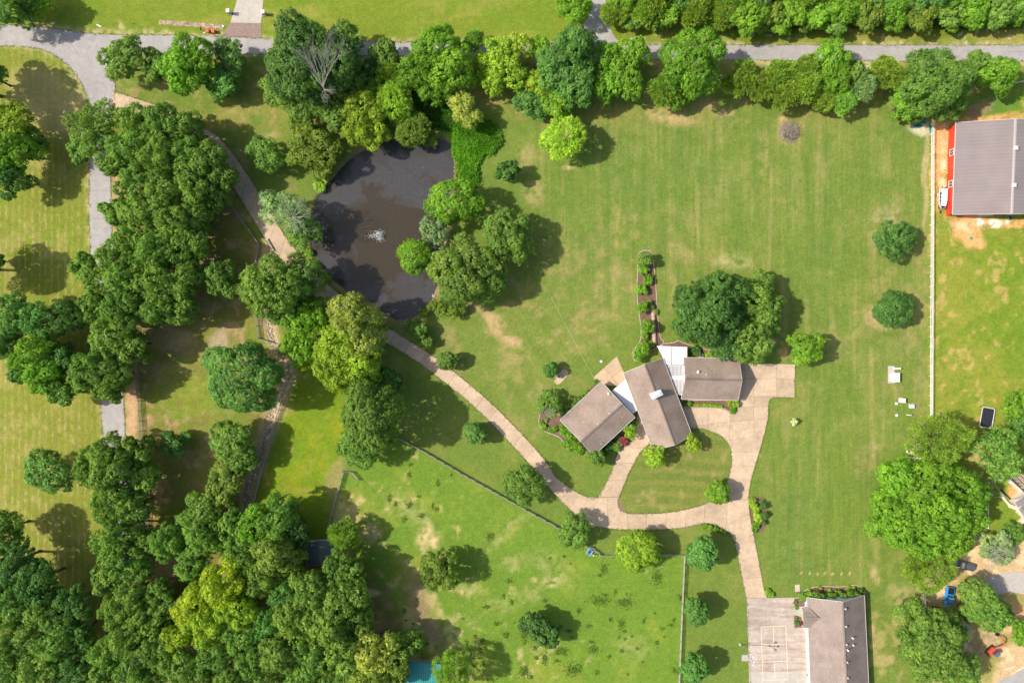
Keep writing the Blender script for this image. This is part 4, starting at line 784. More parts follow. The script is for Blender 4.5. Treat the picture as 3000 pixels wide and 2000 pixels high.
# row along the road
tree(283, 138, 50, 'b', 'mid', 'dark green tree on the grass point where the lane meets the road', 'oak_tree')
tree(362, 152, 34, 'b', 'mid', 'small tree squeezed between dark point tree and tall bright tree', 'oak_tree')
stand('tall bright green tree between road and the shaded verge', 'bright pair by the road', 'b', 'bri', [(425, 165, 52), (450, 140, 58)], 'elm_tree', 1.15)
stand('cool green tree at the end of the first roadside clump', 'cool green pair by the road', 'b', 'blu', [(532, 132, 40), (520, 192, 36)], 'elm_tree')
big_oak = tree(718, 150, 104, 'b', 'dark', 'huge dark oak with a fan of bare silver branches overhanging the road', 'oak_tree', hz=.95)
stand('oak clump round the bare silver branches', 'dark oaks around bare branches', 'b', 'oak', [(650, 200, 48), (690, 240, 42), (660, 120, 46), (790, 110, 50), (800, 190, 48), (740, 245, 40), (770, 258, 38), (700, 80, 45)], 'oak_tree', .95, [(650, 200, 'on the shaded verge'), (690, 240, 'at the drive side foot'), (660, 120, 'facing the brick apron'), (790, 110, 'over the road east of them'), (800, 190, 'behind the bright sapling'), (740, 245, 'right below them'), (770, 258, 'beside the pale yellow trees'), (700, 80, 'on the road centre')])
stand('mid green tree just east of the huge dark oak', 'roadside trees east of dark oak', 'b', 'mid', [(882, 135, 38), (865, 205, 30, 'b', 'bri'), (850, 165, 30, 'b', 'dark')])
tree(905, 175, 38, 'c', 'oli', 'dark olive cedar between bright roadside trees above the pond', 'cedar_tree')
stand('tree at the pond head', 'yellow trees at pond head', 'b', 'yel', [(842, 245, 48), (820, 292, 46), (855, 310, 36)], 'maple_tree', 1.0, [(842, 245, 'furthest from the water'), (820, 292, 'on the driveway side'), (855, 310, 'leaning over the water')])
tree(908, 232, 46, 'w', 'lim', 'lime green feathery tree behind the pond head', 'cypress_tree')
stand('olive willow dipping into the pond', 'willows at pond edge', 'w', 'oli', [(950, 300, 42), (925, 265, 34), (985, 318, 22)], 'willow_tree', .8)
stand('tree north of the reeds', 'large fresh trees by the road', 'b', 'bri', [(1005, 115, 58), (970, 165, 52), (1040, 160, 55), (1000, 205, 42)], 'elm_tree', 1.1, [(1005, 115, 'over the road'), (970, 165, 'beside the dark olive cedar'), (1040, 160, 'beside the airy trees'), (1000, 205, 'nearest the lime feathery tree')])
tree(1088, 95, 28, 'c', 'mid', 'small dark pointed tree poking over the road edge', 'cedar_tree')
stand('airy roadside tree', 'airy roadside trees', 's', 'yel', [(1140, 125, 48), (1160, 165, 46), (1185, 120, 42), (1130, 195, 34), (1105, 150, 34)], 'locust_tree', 1.0, [(1140, 125, 'in the middle of its group'), (1160, 165, 'on the shaded inner side'), (1185, 120, 'touching the hedge'), (1130, 195, 'above the reed bed'), (1105, 150, 'beside the fresh green trees')])
tree(1068, 250, 40, 'b', 'pale', 'pale yellow leafed tree above the bright reeds', 'maple_tree')
stand('tree in the hedge above the weeping tree', 'blue green trees in road hedge', 'b', 'blu', [(1300, 130, 60), (1320, 190, 52), (1270, 165, 50), (1340, 115, 44)], 'oak_tree', 1.1, [(1300, 130, 'over the road'), (1320, 190, 'on the lawn side'), (1270, 165, 'beside the yellow green one'), (1340, 115, 'nearest the side road')])
stand('yellow green tree tucked against the blue green road hedge', 'yellow trees in road hedge', 'b', 'yel', [(1245, 195, 40), (1280, 235, 38, 'b', 'bri'), (1240, 118, 30, 'b', 'bri')], 'maple_tree')
stand('green underwood tree at the foot of the road hedge', 'underwood of road hedge', 'b', 'blu', [(1213, 235, 32), (1190, 190, 30, 'b', 'mid'), (1240, 255, 24, 'b', 'dark')])
stand('glossy tree opposite the side road', 'glossy trees opposite side road', 'b', 'bri', [(1400, 145, 42), (1450, 130, 44), (1440, 190, 42), (1395, 195, 38)], 'elm_tree', 1.0, [(1400, 145, 'beside the blue green hedge'), (1450, 130, 'reaching over the road'), (1440, 190, 'on the lawn side'), (1395, 195, 'over the dark lawn shadow')])
tree(1595, 155, 78, 'b', 'bri', 'large round fresh green tree bulging over the straight road', 'elm_tree', hz=1.05)
tree(1530, 205, 42, 'c', 'oli', 'greyish olive cedar tucked under the large round roadside tree', 'cedar_tree')
tree(1560, 225, 30, 'b', 'bri', 'low green tree at the south foot of large round roadside tree', 'elm_tree')
stand('cedar in the roadside hedge', 'olive cedar hedge', 'c', 'oli', [(1710, 178, 40), (1750, 200, 36), (1790, 172, 40), (1800, 215, 38), (1845, 200, 42), (1850, 160, 34), (1680, 195, 26), (1980, 205, 34, 'c', 'gry'), (2030, 165, 36), (2065, 185, 34), (1890, 230, 30), (1935, 232, 34, 'c', 'mid')], 'cedar_tree', 1.0, [(1700, 185, 'next to the large round tree'), (1760, 205, 'on the lawn side of the first gap'), (1790, 170, 'touching the road edge'), (1845, 200, 'west of the tall bright broadleaf'), (1900, 235, 'below the tall bright broadleaf'), (1980, 205, 'beside the silver flowered tree'), (2050, 170, 'west of the tarp tree')])
stand('bright broadleaf tree standing up from the olive cedar hedge', 'broadleaves in cedar hedge', 'b', 'bri', [(1910, 130, 42), (1915, 180, 40), (1960, 175, 30, 'b', 'mid')], 'elm_tree', 1.1)
tree(1995, 160, 20, 's', 'sil', 'small silver flowered tree in the cedar hedge', 'flowering_tree')
tree(2140, 190, 82, 'b', 'mid', 'broad dark green tree shading the teal tarps', 'oak_tree')
tree(2170, 240, 38, 'b', 'mid', 'drooping green tree beside the teal tarps', 'oak_tree')
tree(2075, 238, 36, 'b', 'bri', 'low bright tree at the corner of the white rail fence', 'elm_tree')
stand('bright green tree at the east end of the road hedge', 'trees north of barn', 'b', 'bri', [(2290, 175, 46), (2240, 150, 30, 'b', 'mid')], 'elm_tree')
tree(2105, 265, 20, 'c', 'oli', 'low olive bush on the lawn edge by the tarps', 'juniper_bush', 'bush')
# wood north of the road
tree(1312, 14, 40, 'b', 'bri', 'bright tree on the west corner of the side road mouth', 'elm_tree')
wn_ = random.Random(3); rows = []
for i in range(17):
    x = 1418 + i * 58; rows.append((x + wn_.uniform(-10, 10), 28 + wn_.uniform(-8, 10), wn_.uniform(32, 42), wn_.choice('bbbc'), wn_.choice(['bri', 'mid', 'bri', 'oli', 'blu']), wn_.uniform(.8, 1)))
    rows.append((x + 28 + wn_.uniform(-8, 8), -18 + wn_.uniform(-8, 10), wn_.uniform(38, 46), wn_.choice('bbc'), wn_.choice(['bri', 'mid', 'blu']), 1))
rows = [(q[0], q[1], q[2], q[3], 'oli' if q[3] == 'c' else q[4], q[5]) for q in rows]
stand('tree in the north wood', 'wood north of the road', 'b', 'bri', rows, 'elm_tree', 1.0, [(1430, 20, 'by the side road mouth'), (1580, 20, 'opposite the large round tree'), (1800, 20, 'facing the olive cedar hedge'), (2000, 20, 'facing the silver flowered tree'), (2140, 20, 'facing the tree with teal tarps'), (2300, 20, 'facing the barn')])
stand('low bright thicket tree at the front of the north wood', 'front of the north wood', 'b', 'bri', [(1455 + i * 66 + wn_.uniform(-12, 12), 44 + wn_.uniform(-6, 8), wn_.uniform(24, 33), 'b', wn_.choice(['bri', 'lim', 'mid', 'sil' if i == 7 else 'bri']), .8) for i in range(13)], 'thicket_tree')
# west edge
stand('dark leaning tree at the field corner where the road enters', 'road corner trees', 'b', 'mid', [(20, 15, 62), (70, 10, 40, 'b', 'bri')], 'oak_tree')
stand('tall tree beyond the hay field whose shadow crosses the grass', 'trees beyond hay field', 'b', 'mid', [(-75, 185, 70), (-20, 175, 40, 'b', 'mid'), (-70, 610, 62)], 'oak_tree', 1.3)
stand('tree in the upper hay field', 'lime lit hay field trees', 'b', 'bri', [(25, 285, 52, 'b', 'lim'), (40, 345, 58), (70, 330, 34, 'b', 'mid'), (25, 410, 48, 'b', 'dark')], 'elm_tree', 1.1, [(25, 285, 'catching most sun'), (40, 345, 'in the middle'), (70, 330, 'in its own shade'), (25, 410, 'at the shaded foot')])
tree(-2, 598, 16, 'b', 'dark', 'small dark tree at the edge of the hay field', 'oak_tree')
stand('tree in the hay field clump', 'hay field clump', 'b', 'mid', [(35, 720, 48, 'b', 'blu'), (95, 735, 45, 'b', 'blu'), (160, 725, 42, 'b', 'dark'), (20, 790, 42, 'b', 'dark'), (85, 810, 48, 'b', 'bri'), (110, 860, 46, 'b', 'bri'), (150, 820, 36, 'b', 'dark'), (60, 850, 36, 'b', 'dark'), (140, 890, 34, 'b', 'mid')], 'oak_tree', 1.3, [(50, 720, 'on its upper side'), (160, 740, 'nearest the lane grove'), (20, 800, 'on its shaded field side'), (100, 860, 'on its stubble side')])
tree(112, 1080, 54, 'b', 'blu', 'lone dark blue green tree in the stubble beside the lane', 'oak_tree')
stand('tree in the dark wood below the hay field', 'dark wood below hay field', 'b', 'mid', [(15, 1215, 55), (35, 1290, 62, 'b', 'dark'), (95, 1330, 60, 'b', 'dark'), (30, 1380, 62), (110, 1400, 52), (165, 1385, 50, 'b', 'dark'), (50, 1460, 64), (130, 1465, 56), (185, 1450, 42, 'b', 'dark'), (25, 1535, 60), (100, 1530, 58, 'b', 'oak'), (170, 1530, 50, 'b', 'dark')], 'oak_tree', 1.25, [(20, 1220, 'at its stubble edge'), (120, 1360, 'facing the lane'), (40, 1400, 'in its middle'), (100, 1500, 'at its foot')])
# grove between lane and creek
stand('open crowned oak at the driveway mouth', 'lane mouth oaks', 's', 'oak', [(205, 290, 58), (255, 265, 50), (240, 340, 50), (185, 340, 34, 'b', 'mid')], 'oak_tree', 1.1, [(205, 290, 'on the hay field side'), (255, 265, 'over the road junction'), (240, 340, 'over the lane'), (185, 340, 'in the stubble')])
stand('oak of the lane grove', 'oaks of the dense grove', 'b', 'oak',
      [(320, 280, 46), (385, 290, 52), (440, 300, 46), (310, 345, 52), (370, 355, 55), (430, 365, 52), (485, 370, 50), (275, 385, 40), (510, 410, 40), (455, 425, 55), (390, 430, 55), (320, 430, 52), (495, 460, 34), (275, 495, 42), (335, 500, 55), (400, 505, 58), (455, 500, 45), (310, 560, 48), (370, 575, 58), (430, 570, 52), (270, 590, 48), (205, 615, 36), (235, 645, 46), (300, 640, 55), (365, 645, 55), (425, 640, 50), (230, 700, 42), (295, 710, 55), (370, 710, 50), (425, 700, 44), (275, 770, 52), (310, 790, 42, 'b', 'oak'), (245, 790, 40), (215, 850, 50), (265, 860, 48), (190, 870, 34), (246, 893, 35)], 'oak_tree', 1.45, [(300, 320, 'near the driveway mouth'), (500, 390, 'overhanging the curved driveway'), (290, 480, 'leaning over the bare lane stretch'), (390, 400, 'in the upper heart of the grove'), (380, 560, 'in the lower heart of the grove'), (230, 630, 'reaching across the lane to the hay field'), (430, 650, 'edging the shaded clearing'), (290, 740, 'above the dark rail fence'), (220, 870, 'over the short open lane stretch')])
tree(508, 640, 46, 'b', 'oak', 'single oak standing clear in the shaded grove clearing', 'oak_tree')
stand('oak by the culvert', 'oaks by culvert', 'b', 'oak', [(640, 660, 72), (690, 640, 58), (605, 670, 46), (665, 720, 44), (690, 700, 40, 'b', 'dark')], 'oak_tree', 1.25, [(640, 660, 'in the group centre'), (690, 640, 'touching the curved driveway'), (605, 670, 'facing the shaded clearing'), (665, 720, 'above the fresh loose trees'), (690, 700, 'in the driveway side shade')])
stand('fresh green loose tree between culvert oak and pale yellow tree', 'loose fresh trees', 's', 'bri', [(700, 745, 54), (690, 790, 46), (730, 720, 42, 'b', 'bri')], 'locust_tree', 1.1)
stand('flowering crown by the driveway', 'pale yellow crowns', 'b', 'pale', [(815, 740, 62), (840, 790, 52), (785, 790, 52, 'b', 'yel'), (770, 845, 54, 'b', 'yel'), (830, 845, 52, 'b', 'yel'), (865, 760, 28)], 'linden_tree', 1.35, [(815, 740, 'nearest the pond'), (840, 790, 'at the driveway side centre'), (785, 790, 'on the creek side'), (770, 845, 'over the bright paddock'), (830, 845, 'above the round green maple'), (865, 760, 'touching the driveway')])
tree(855, 950, 78, 'm', 'mid', 'round dense green maple below the pale yellow crowns', 'maple_tree', hz=1.3)
tree(885, 885, 42, 'm', 'dark', 'dark maple shoulder between pale crown and round green maple', 'maple_tree')
tree(828, 1030, 48, 'b', 'mid', 'lower green tree at the paddock gate', 'maple_tree')
tree(560, 862, 90, 'm', 'blu', 'round blue green tree with cauliflower crown by the creek', 'oak_tree', hz=1.0)
stand('bushy tree north of the pond', 'olive trees north of pond', 'b', 'oli', [(612, 360, 44, 'b', 'oak'), (725, 345, 56), (700, 305, 34), (745, 375, 34)], 'hornbeam_tree', .8, [(612, 360, 'beside the curved driveway'), (725, 345, 'standing centrally'), (700, 305, 'on the open grass side'), (745, 375, 'nearest the water')])
pond_bare = tree(670, 490, 62, 's', 'gry', 'half dead tree with pale grey branches on the west pond bank', 'locust_tree')
tree(700, 540, 42, 's', 'mid', 'thin green tree under the half dead branches by the pond', 'locust_tree')
tree(400, 1018, 30, 'b', 'blu', 'small cool green tree in the grove clearing', 'elm_tree'); tree(425, 1005, 16, 'b', 'blu', 'tiny sapling next to the small cool green clearing tree', 'elm_tree')
stand('tree over the dark rail fence', 'trees along lane fence', 'b', 'oak', [(260, 1038, 50, 'b', 'mid'), (318, 1036, 42), (215, 1075, 46, 'b', 'mid'), (270, 1085, 62, 'b', 'mid'), (330, 1100, 42), (265, 1155, 52), (310, 1160, 44, 'b', 'mid'), (285, 1215, 50, 'b', 'mid'), (330, 1235, 38), (250, 1245, 38, 's', 'mid'), (280, 1280, 52, 's', 'mid'), (320, 1300, 44, 's', 'mid'), (255, 1320, 40), (310, 1360, 46), (365, 1350, 36), (275, 1400, 46)], 'oak_tree', 1.5, [(260, 1030, 'just below the short open lane stretch'), (320, 1090, 'beside the small clearing tree'), (280, 1160, 'opposite the lone stubble tree'), (290, 1260, 'where the lane shows through'), (290, 1370, 'opposite the dark wood')])
stand('tree by the creek bed', 'creekside trees', 'b', 'oak', [(530, 1010, 50), (555, 1050, 40), (520, 1095, 40, 'b', 'tan'), (548, 1062, 28, 'b', 'oak'), (500, 1130, 38, 'b', 'tan'), (460, 1180, 48, 'b', 'mid'), (430, 1200, 34, 'b', 'mid')], 'oak_tree', 1.0, [(530, 1010, 'below the cauliflower crowned tree'), (555, 1050, 'leaning over the stones'), (520, 1095, 'with yellowing leaves'), (500, 1130, 'lowest with yellowing leaves'), (460, 1180, 'at the head of the southern wood'), (430, 1200, 'nearest the dark rail fence')])
wood = [(390, 1245, 46, 'b', 'mid'), (480, 1225, 52, 'b', 'mid'), (530, 1210, 44), (590, 1205, 52, 'b', 'bri'), (640, 1190, 56, 'b', 'mid'), (680, 1215, 40, 'b', 'dark'), (570, 1260, 52), (640, 1265, 60, 'b', 'tan'), (445, 1290, 46, 'b', 'mid'), (668, 1312, 38), (600, 1320, 52, 'b', 'tan'), (778, 1306, 48), (800, 1310, 42), (720, 1350, 56), (790, 1370, 60), (660, 1360, 46, 'b', 'blu'), (690, 1420, 58, 'b', 'tan'), (760, 1430, 58, 'b', 'tan'), (620, 1425, 50, 'b', 'blu'), (560, 1450, 52, 'b', 'oak'), (820, 1425, 48), (650, 1490, 58), (720, 1490, 56, 'b', 'oak'), (590, 1510, 52), (790, 1500, 58, 'b', 'tan'), (860, 1490, 56, 'b', 'pale'), (910, 1500, 50, 'b', 'tan'), (940, 1470, 34, 'b', 'oak'), (850, 1545, 52, 'b', 'tan'), (690, 1545, 50), (912, 1546, 36, 'b', 'tan'), (360, 1420, 44), (300, 1450, 50), (250, 1500, 46), (310, 1520, 52), (370, 1490, 50, 'b', 'mid'), (240, 1555, 44), (350, 1550, 46, 'b', 'mid'), (430, 1520, 52, 'b', 'mid'), (500, 1500, 52, 'b', 'mid'), (470, 1560, 48, 'b', 'mid'), (545, 1550, 50, 'b', 'mid'), (620, 1560, 48), (400, 1395, 36, 'b', 'mid'), (415, 1450, 46, 'b', 'yel'), (770, 1555, 46, 'b', 'oak')]
stand('tree of the southern wood', 'southern wood', 'b', 'oak', wood, 'oak_tree', 1.45, [(300, 1480, 'along the lane by the dark wood'), (440, 1540, 'at the wood foot below the golden trees'), (400, 1250, 'between dark rail fence and creek'), (570, 1220, 'at the lower end of the creek'), (600, 1360, 'beside the golden trees'), (700, 1270, 'next to the slate blue shed'), (640, 1500, 'in the thick of the wood'), (780, 1350, 'shading the brown paddock corner'), (900, 1500, 'beside the turquoise roof'), (760, 1480, 'in the wood towards the turquoise roof')])
stand('tree glowing in the southern wood', 'yellow trees in southern wood', 'b', 'gld', [(520, 1330, 56), (470, 1370, 50), (480, 1430, 52, 'b', 'yel'), (545, 1390, 52, 'b', 'yel'), (440, 1400, 42)], 'maple_tree', 1.4, [(520, 1330, 'at the top of the golden patch'), (470, 1370, 'in the golden patch centre'), (480, 1430, 'at the foot of the golden patch'), (545, 1390, 'on the shed side'), (440, 1400, 'on the lane side of the golden patch')])
tree(790, 1228, 40, 'c', 'oli', 'yellowish olive cedar at the lower end of the yellow paddock', 'cedar_tree')
tree(1040, 1540, 50, 'c', 'oli', 'olive cedar beside the turquoise shed roof', 'cedar_tree', hz=1.2)
tree(1007, 1308, 47, 'b', 'oli', 'rounded olive cedar alone in the horse paddock', 'cedar_tree'); 
stand('dark green small tree deep in the tufted horse paddock', 'paddock pair', 'b', 'dark', [(1228, 1432, 34), (1258, 1448, 32)], 'oak_tree')
# pond's east bank
tree(1046, 462, 60, 'm', 'bri', 'bright round tree on the east bank of the pond', 'maple_tree')
tree(1000, 528, 38, 's', 'gry', 'grey green willow between bright bank tree and big olive tree', 'willow_tree')
tree(955, 590, 42, 'm', 'bri', 'vivid green tree jutting over the pond water', 'maple_tree')
stand('crown on the pond east bank', 'olive yellow bank crowns', 'b', 'tan', [(1075, 615, 76), (1050, 660, 52, 'b', 'oak'), (1110, 645, 56, 'b', 'oak'), (1020, 610, 40)], 'linden_tree', 1.0, [(1075, 615, 'in the centre'), (1050, 660, 'over the dirt tip'), (1110, 645, 'on the lawn side'), (1020, 610, 'on the water side')])
tree(1160, 538, 60, 'b', 'mid', 'mid green crown east of the olive yellow bank crowns', 'maple_tree')
# lawn trees
tree(1296, 315, 52, 'w', 'lim', 'weeping lime green tree alone on the open lawn', 'cypress_tree', hz=.9)
stand('dark three lobed sapling on the lawn near the pond reeds', 'three lobed sapling', 'b', 'dark', [(1168, 395, 27)], 'oak_tree', 1.2)
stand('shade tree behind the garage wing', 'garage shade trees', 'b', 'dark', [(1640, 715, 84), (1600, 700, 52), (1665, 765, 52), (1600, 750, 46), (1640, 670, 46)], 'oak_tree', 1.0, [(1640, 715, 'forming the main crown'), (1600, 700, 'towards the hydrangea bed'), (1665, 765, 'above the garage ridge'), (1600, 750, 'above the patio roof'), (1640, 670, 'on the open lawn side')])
stand('lighter shade tree behind the garage', 'lighter shade trees', 'b', 'mid', [(1735, 695, 56, 'b', 'mid'), (1740, 665, 40, 'b', 'mid'), (1725, 785, 54, 'b', 'oak'), (1760, 735, 34, 'b', 'mid')], 'oak_tree', 1.0, [(1735, 695, 'on the east lawn side'), (1740, 665, 'at the top of the group'), (1725, 785, 'overhanging the garage roof'), (1760, 735, 'casting the longest shadow')])
tree(1849, 800, 42, 'b', 'bri', 'vivid green tree at the corner of the parking pad', 'maple_tree')
tree(2057, 548, 47, 'b', 'dark', 'dark spreading tree on a dry grass ring near the white fence', 'oak_tree', hz=.8)
tree(2052, 708, 45, 'm', 'dark', 'dense dark tree on bare orange soil near the white fence', 'oak_tree', hz=.75)
tree(1028, 828, 23, 'm', 'mid', 'clipped ball tree touching the driveway edge below the pond', 'round_tree')
tree(1092, 995, 26, 'm', 'blu', 'clipped blue green ball tree beside the driveway', 'round_tree')
tree(1265, 849, 18, 'm', 'dark', 'dark clipped bush sheltering the lawn air conditioner', 'round_bush', 'bush')
tree(1208, 1112, 49, 'b', 'mid', 'full green tree inside the driveway bend', 'maple_tree', hz=.9)
tree(1319, 1220, 41, 'b', 'mid', 'green tree between driveway fork and slanting grey fence', 'maple_tree', hz=.9)
tree(1466, 1262, 50, 'm', 'yel', 'yellow green round maple over the straight grey fence', 'maple_tree', hz=.85)
tree(1613, 1268, 38, 'm', 'blu', 'dark blue green tree right of the fence corner', 'pear_tree', hz=1.1)
tree(1600, 1402, 30, 'm', 'blu', 'small blue green tree midway down the pale grey fence', 'pear_tree', hz=1.2)
tree(1594, 1534, 33, 'm', 'blu', 'small blue green tree at the bottom of the pale grey fence', 'pear_tree', hz=1.2)
tree(1648, 1131, 28, 'm', 'bri', 'small feathery green tree at the east tip of the lawn island', 'maple_tree')
tree(1503, 1048, 27, 's', 'yel', 'yellowish ornamental tree before the central gable', 'crape_myrtle'); tree(1590, 1018, 22, 's', 'yel', 'yellowish ornamental tree beside the central gable corner', 'crape_myrtle')
tree(1370, 1052, 21, 'b', 'mid', 'little green tree at the tip of the west wing', 'dogwood_tree')
dead_small = tree(1262, 922, 32, 's', 'mid', 'half bare small tree on the mulch bed beside the west wing', 'redbud_tree', hz=.8)
# east side
tree(2155, 1008, 68, 'c', 'oli', 'big olive cedar at the lower end of the long white fence', 'cedar_tree')
tree(2105, 1040, 22, 's', 'sil', 'small silver leafed tree wedged below the big olive cedar', 'olive_tree')
stand('crown in the huge vivid group', 'huge vivid tree group', 'b', 'bri', [(2060, 1095, 50), (2055, 1195, 66), (2130, 1120, 66), (2205, 1120, 56), (2150, 1185, 72), (2220, 1170, 48), (2110, 1235, 52), (2180, 1235, 46), (2030, 1150, 36)], 'elm_tree', 1.15, [(2050, 1100, 'next to the silver tree'), (2050, 1200, 'on the mown lawn side'), (2210, 1130, 'towards the swing set'), (2140, 1150, 'at its centre'), (2130, 1240, 'above the olive cedars')])
tree(2275, 1020, 58, 's', 'mid', 'thin leafed tree below the black trampoline', 'locust_tree'); tree(2300, 1060, 46, 's', 'oak', 'thin leafed tree above the neighbour deck', 'locust_tree')
stand('fresh tree at the edge of the east field right of the trampoline', 'fresh trees right of trampoline', 'b', 'bri', [(2345, 935, 42, 'b', 'bri'), (2340, 975, 34, 'b', 'blu')], 'elm_tree')
tree(2208, 1242, 28, 'c', 'oli', 'olive cedar behind the dark grey estate car', 'cedar_tree'); tree(2135, 1310, 58, 'c', 'oli', 'dense olive cedar above the bright blue pickup', 'cedar_tree', hz=.9); tree(2105, 1300, 32, 'c', 'oli', 'low olive cedar on the lawn side of the blue pickup', 'cedar_tree', hz=.8)
stand('tree by the paved turnaround', 'trees by turnaround', 'b', 'mid', [(2245, 1366, 46), (2262, 1396, 50), (2224, 1402, 30), (2290, 1405, 30)], 'pecan_tree', 1.0, [(2240, 1355, 'nearest the grey car'), (2260, 1390, 'in the middle'), (2215, 1390, 'nearest the blue pickup'), (2290, 1405, 'nearest the tan shed')])
stand('tree between workshop and excavator yard', 'trees behind workshop', 'b', 'mid', [(2120, 1445, 60), (2160, 1480, 66), (2125, 1510, 56, 'b', 'oak'), (2190, 1530, 50), (2100, 1470, 42), (2170, 1430, 42)], 'pecan_tree', 1.0, [(2120, 1445, 'by the short white fence'), (2160, 1480, 'at the group centre'), (2125, 1510, 'on the workshop side'), (2190, 1530, 'towards the corner road'), (2170, 1430, 'near the dark red mower')])
yard_bare = tree(2290, 1262, 44, 's', 'gry', 'leafless grey branched shrub tree in the neighbour yard', 'fringe_tree', hz=.7)
tree(2320, 1225, 30, 's', 'mid', 'thin green shrub tree behind the leafless grey one', 'fringe_tree', hz=.7)
stand('bright leafy bush at the yard edge by the tan shed', 'bushes by tan shed', 'b', 'bri', [(2338, 1440, 20), (2345, 1465, 20)], 'yard_bush')

def deadwood(root, src, tip, fan, rad, L, seed, z0, name='bare_branch', depth=3, spread=.55, up=.02, kids=(2, 3)):
    r = random.Random(seed); bm = bmesh.new(); out = []; p = WF(*src, z0); t = WF(*tip, z0 + 3); d = (t - p).normalized()
    out.append((Vector((root.location.x, root.location.y, z0 * .4)), p, rad * 1.2, rad))
    for i in range(fan):
        ang = (i / max(1, fan - 1) - .5) * 2.2 if fan < 8 else i / fan * 6.28; nd = Matrix.Rotation(ang * (.62 if fan < 8 else 1), 3, 'Z') @ d; nd = (nd + Vector((0, 0, r.uniform(-.05, .35)))).normalized()
        branches(r, p, nd, L * r.uniform(.7, 1.1), rad * .75, depth, out, spread, kids, up)
    tubes(bm, out, 4); o = obj(name, bm, M['deadwood']); return lift(o, root)
deadwood(big_oak, (742, 200), (735, 110), 7, .10, 4.4, 2, 18.2, depth=5, spread=.48); deadwood(big_oak, (745, 205), (765, 250), 5, .08, 2.2, 5, 17.6, depth=4)
deadwood(pond_bare, (672, 500), (640, 450), 12, .10, 2.7, 8, 11.2, depth=4, up=.05)
deadwood(yard_bare, (2282, 1270), (2270, 1240), 14, .07, 2.1, 9, 6.0, depth=4, up=.03)
deadwood(dead_small, (1258, 945), (1240, 935), 8, .08, 1.5, 12, 4.8, up=.04)

# ------------------------------------------------------------------ shrubs (photograph pixels)
def shrubs(label, group, kind, tint, rows, name='shrub', hz=.9):
    for q in rows: tree(q[0], q[1], q[2], q[3] if len(q) > 3 else kind, q[4] if len(q) > 4 else tint, label, name, 'bush', group if len(rows) > 1 else None, hz, True)
shrubs('green shrub in the mulch bed along the west wing gable', 'west gable shrubs', 'b', 'bri', [(1655, 1265, 16), (1670, 1285, 18), (1680, 1302, 17), (1692, 1312, 15), (1648, 1250, 11), (1625, 1255, 10), (1612, 1258, 9), (1595, 1250, 9), (1587, 1238, 8), (1600, 1230, 7), (1660, 1300, 12), (1702, 1318, 11)])
shrubs('dark shrub in the strip along the long west eave', 'west eave shrubs', 'b', 'mid', [(1652, 1210, 13), (1664, 1198, 14), (1680, 1188, 15), (1692, 1175, 13), (1705, 1166, 10), (1745, 1122, 11), (1720, 1152, 8)])
shrubs('shrub between west wing and front walk', 'front walk shrubs', 'b', 'dark', [(1782, 1312, 13), (1795, 1300, 12), (1815, 1285, 11), (1765, 1325, 12), (1858, 1232, 12, 'b', 'mid')])
tree(1845, 1264, 24, 's', 'yel', 'yellow green ornamental tree between the west and central wings', 'crape_myrtle', src=True)
shrubs('maroon leafed shrub beside the front walk', None, 'b', 'mar', [(1826, 1293, 15)], 'maple_shrub'); shrubs('round clipped green shrub at the front walk corner', None, 'm', 'mid', [(1808, 1308, 14)], 'boxwood')
shrubs('bright hydrangea shrub in the brick edged bed above the central wing', 'hydrangeas', 'b', 'bri', [(1883, 899, 19), (1905, 893, 13, 'b', 'mid'), (1896, 958, 22), (1890, 985, 13), (1885, 1022, 22), (1872, 1040, 20), (1905, 1012, 12), (1922, 913, 8), (1880, 850, 18), (1900, 820, 16), (1885, 792, 15)], 'hydrangea')
tree(1887, 762, 24, 'b', 'mid', 'small green tree at the head of the brick edged bed', 'dogwood_tree', src=True)
shrubs('dark shrub beside the wall air conditioner north of the garage', 'north garage dark shrubs', 'b', 'dark', [(2032, 1025, 15), (2044, 1035, 12), (2025, 1038, 10), (2070, 1042, 8)])
shrubs('low yellow green shrub north of the garage eave', 'north garage low shrubs', 'b', 'lim', [(2078, 1040, 12), (2095, 1042, 13), (2110, 1042, 10), (2135, 1040, 11, 'b', 'bri'), (2090, 1027, 7, 's', 'gry'), (2110, 1030, 7, 's', 'gry'), (2125, 1030, 7, 's', 'gry')])
shrubs('clipped lime edging plant in the garage front bed', 'garage front edging', 'b', 'lim', [(2036 + i * 8.5, 1186 + (i > 6) * 2 + (i > 8) * 2, 5.5) for i in range(10)])
shrubs('dark green shrub at the west end of the garage front bed', 'garage bed west shrubs', 'm', 'mid', [(2006, 1182, 7), (2021, 1183, 9)])
shrubs('golden shrub at the east end of the garage front bed', None, 'b', 'gld', [(2136, 1182, 9)]); shrubs('rounded yellow green shrub at the garage corner', None, 'b', 'yel', [(2155, 1184, 12)]); shrubs('spreading green groundcover bush at the tip of garage bed', None, 'b', 'bri', [(2145, 1203, 10), (2156, 1202, 8), (2135, 1200, 7)][:1])
shrubs('white flecked flowering bush on the east driveway kerb', 'flowering kerb bushes', 'b', 'lim', [(2205, 1470, 13), (2215, 1490, 14, 'b', 'yel'), (2222, 1515, 14), (2215, 1540, 12, 'b', 'bri'), (2210, 1553, 8, 'b', 'mid')], 'rose_bush')
shrubs('dark leaning bush behind the white flecked kerb bushes', 'dark kerb bushes', 's', 'dark', [(2236, 1480, 14), (2240, 1510, 13), (2238, 1530, 9)], 'rose_bush')
shrubs('ball topiary at the driveway corner by the workshop apron', 'topiary pair', 'm', 'bri', [(2249, 1732, 9), (2259, 1741, 9)], 'topiary')
shrubs('dark green globe at the workshop corner', None, 'm', 'mid', [(2353, 1748, 13)], 'boxwood')
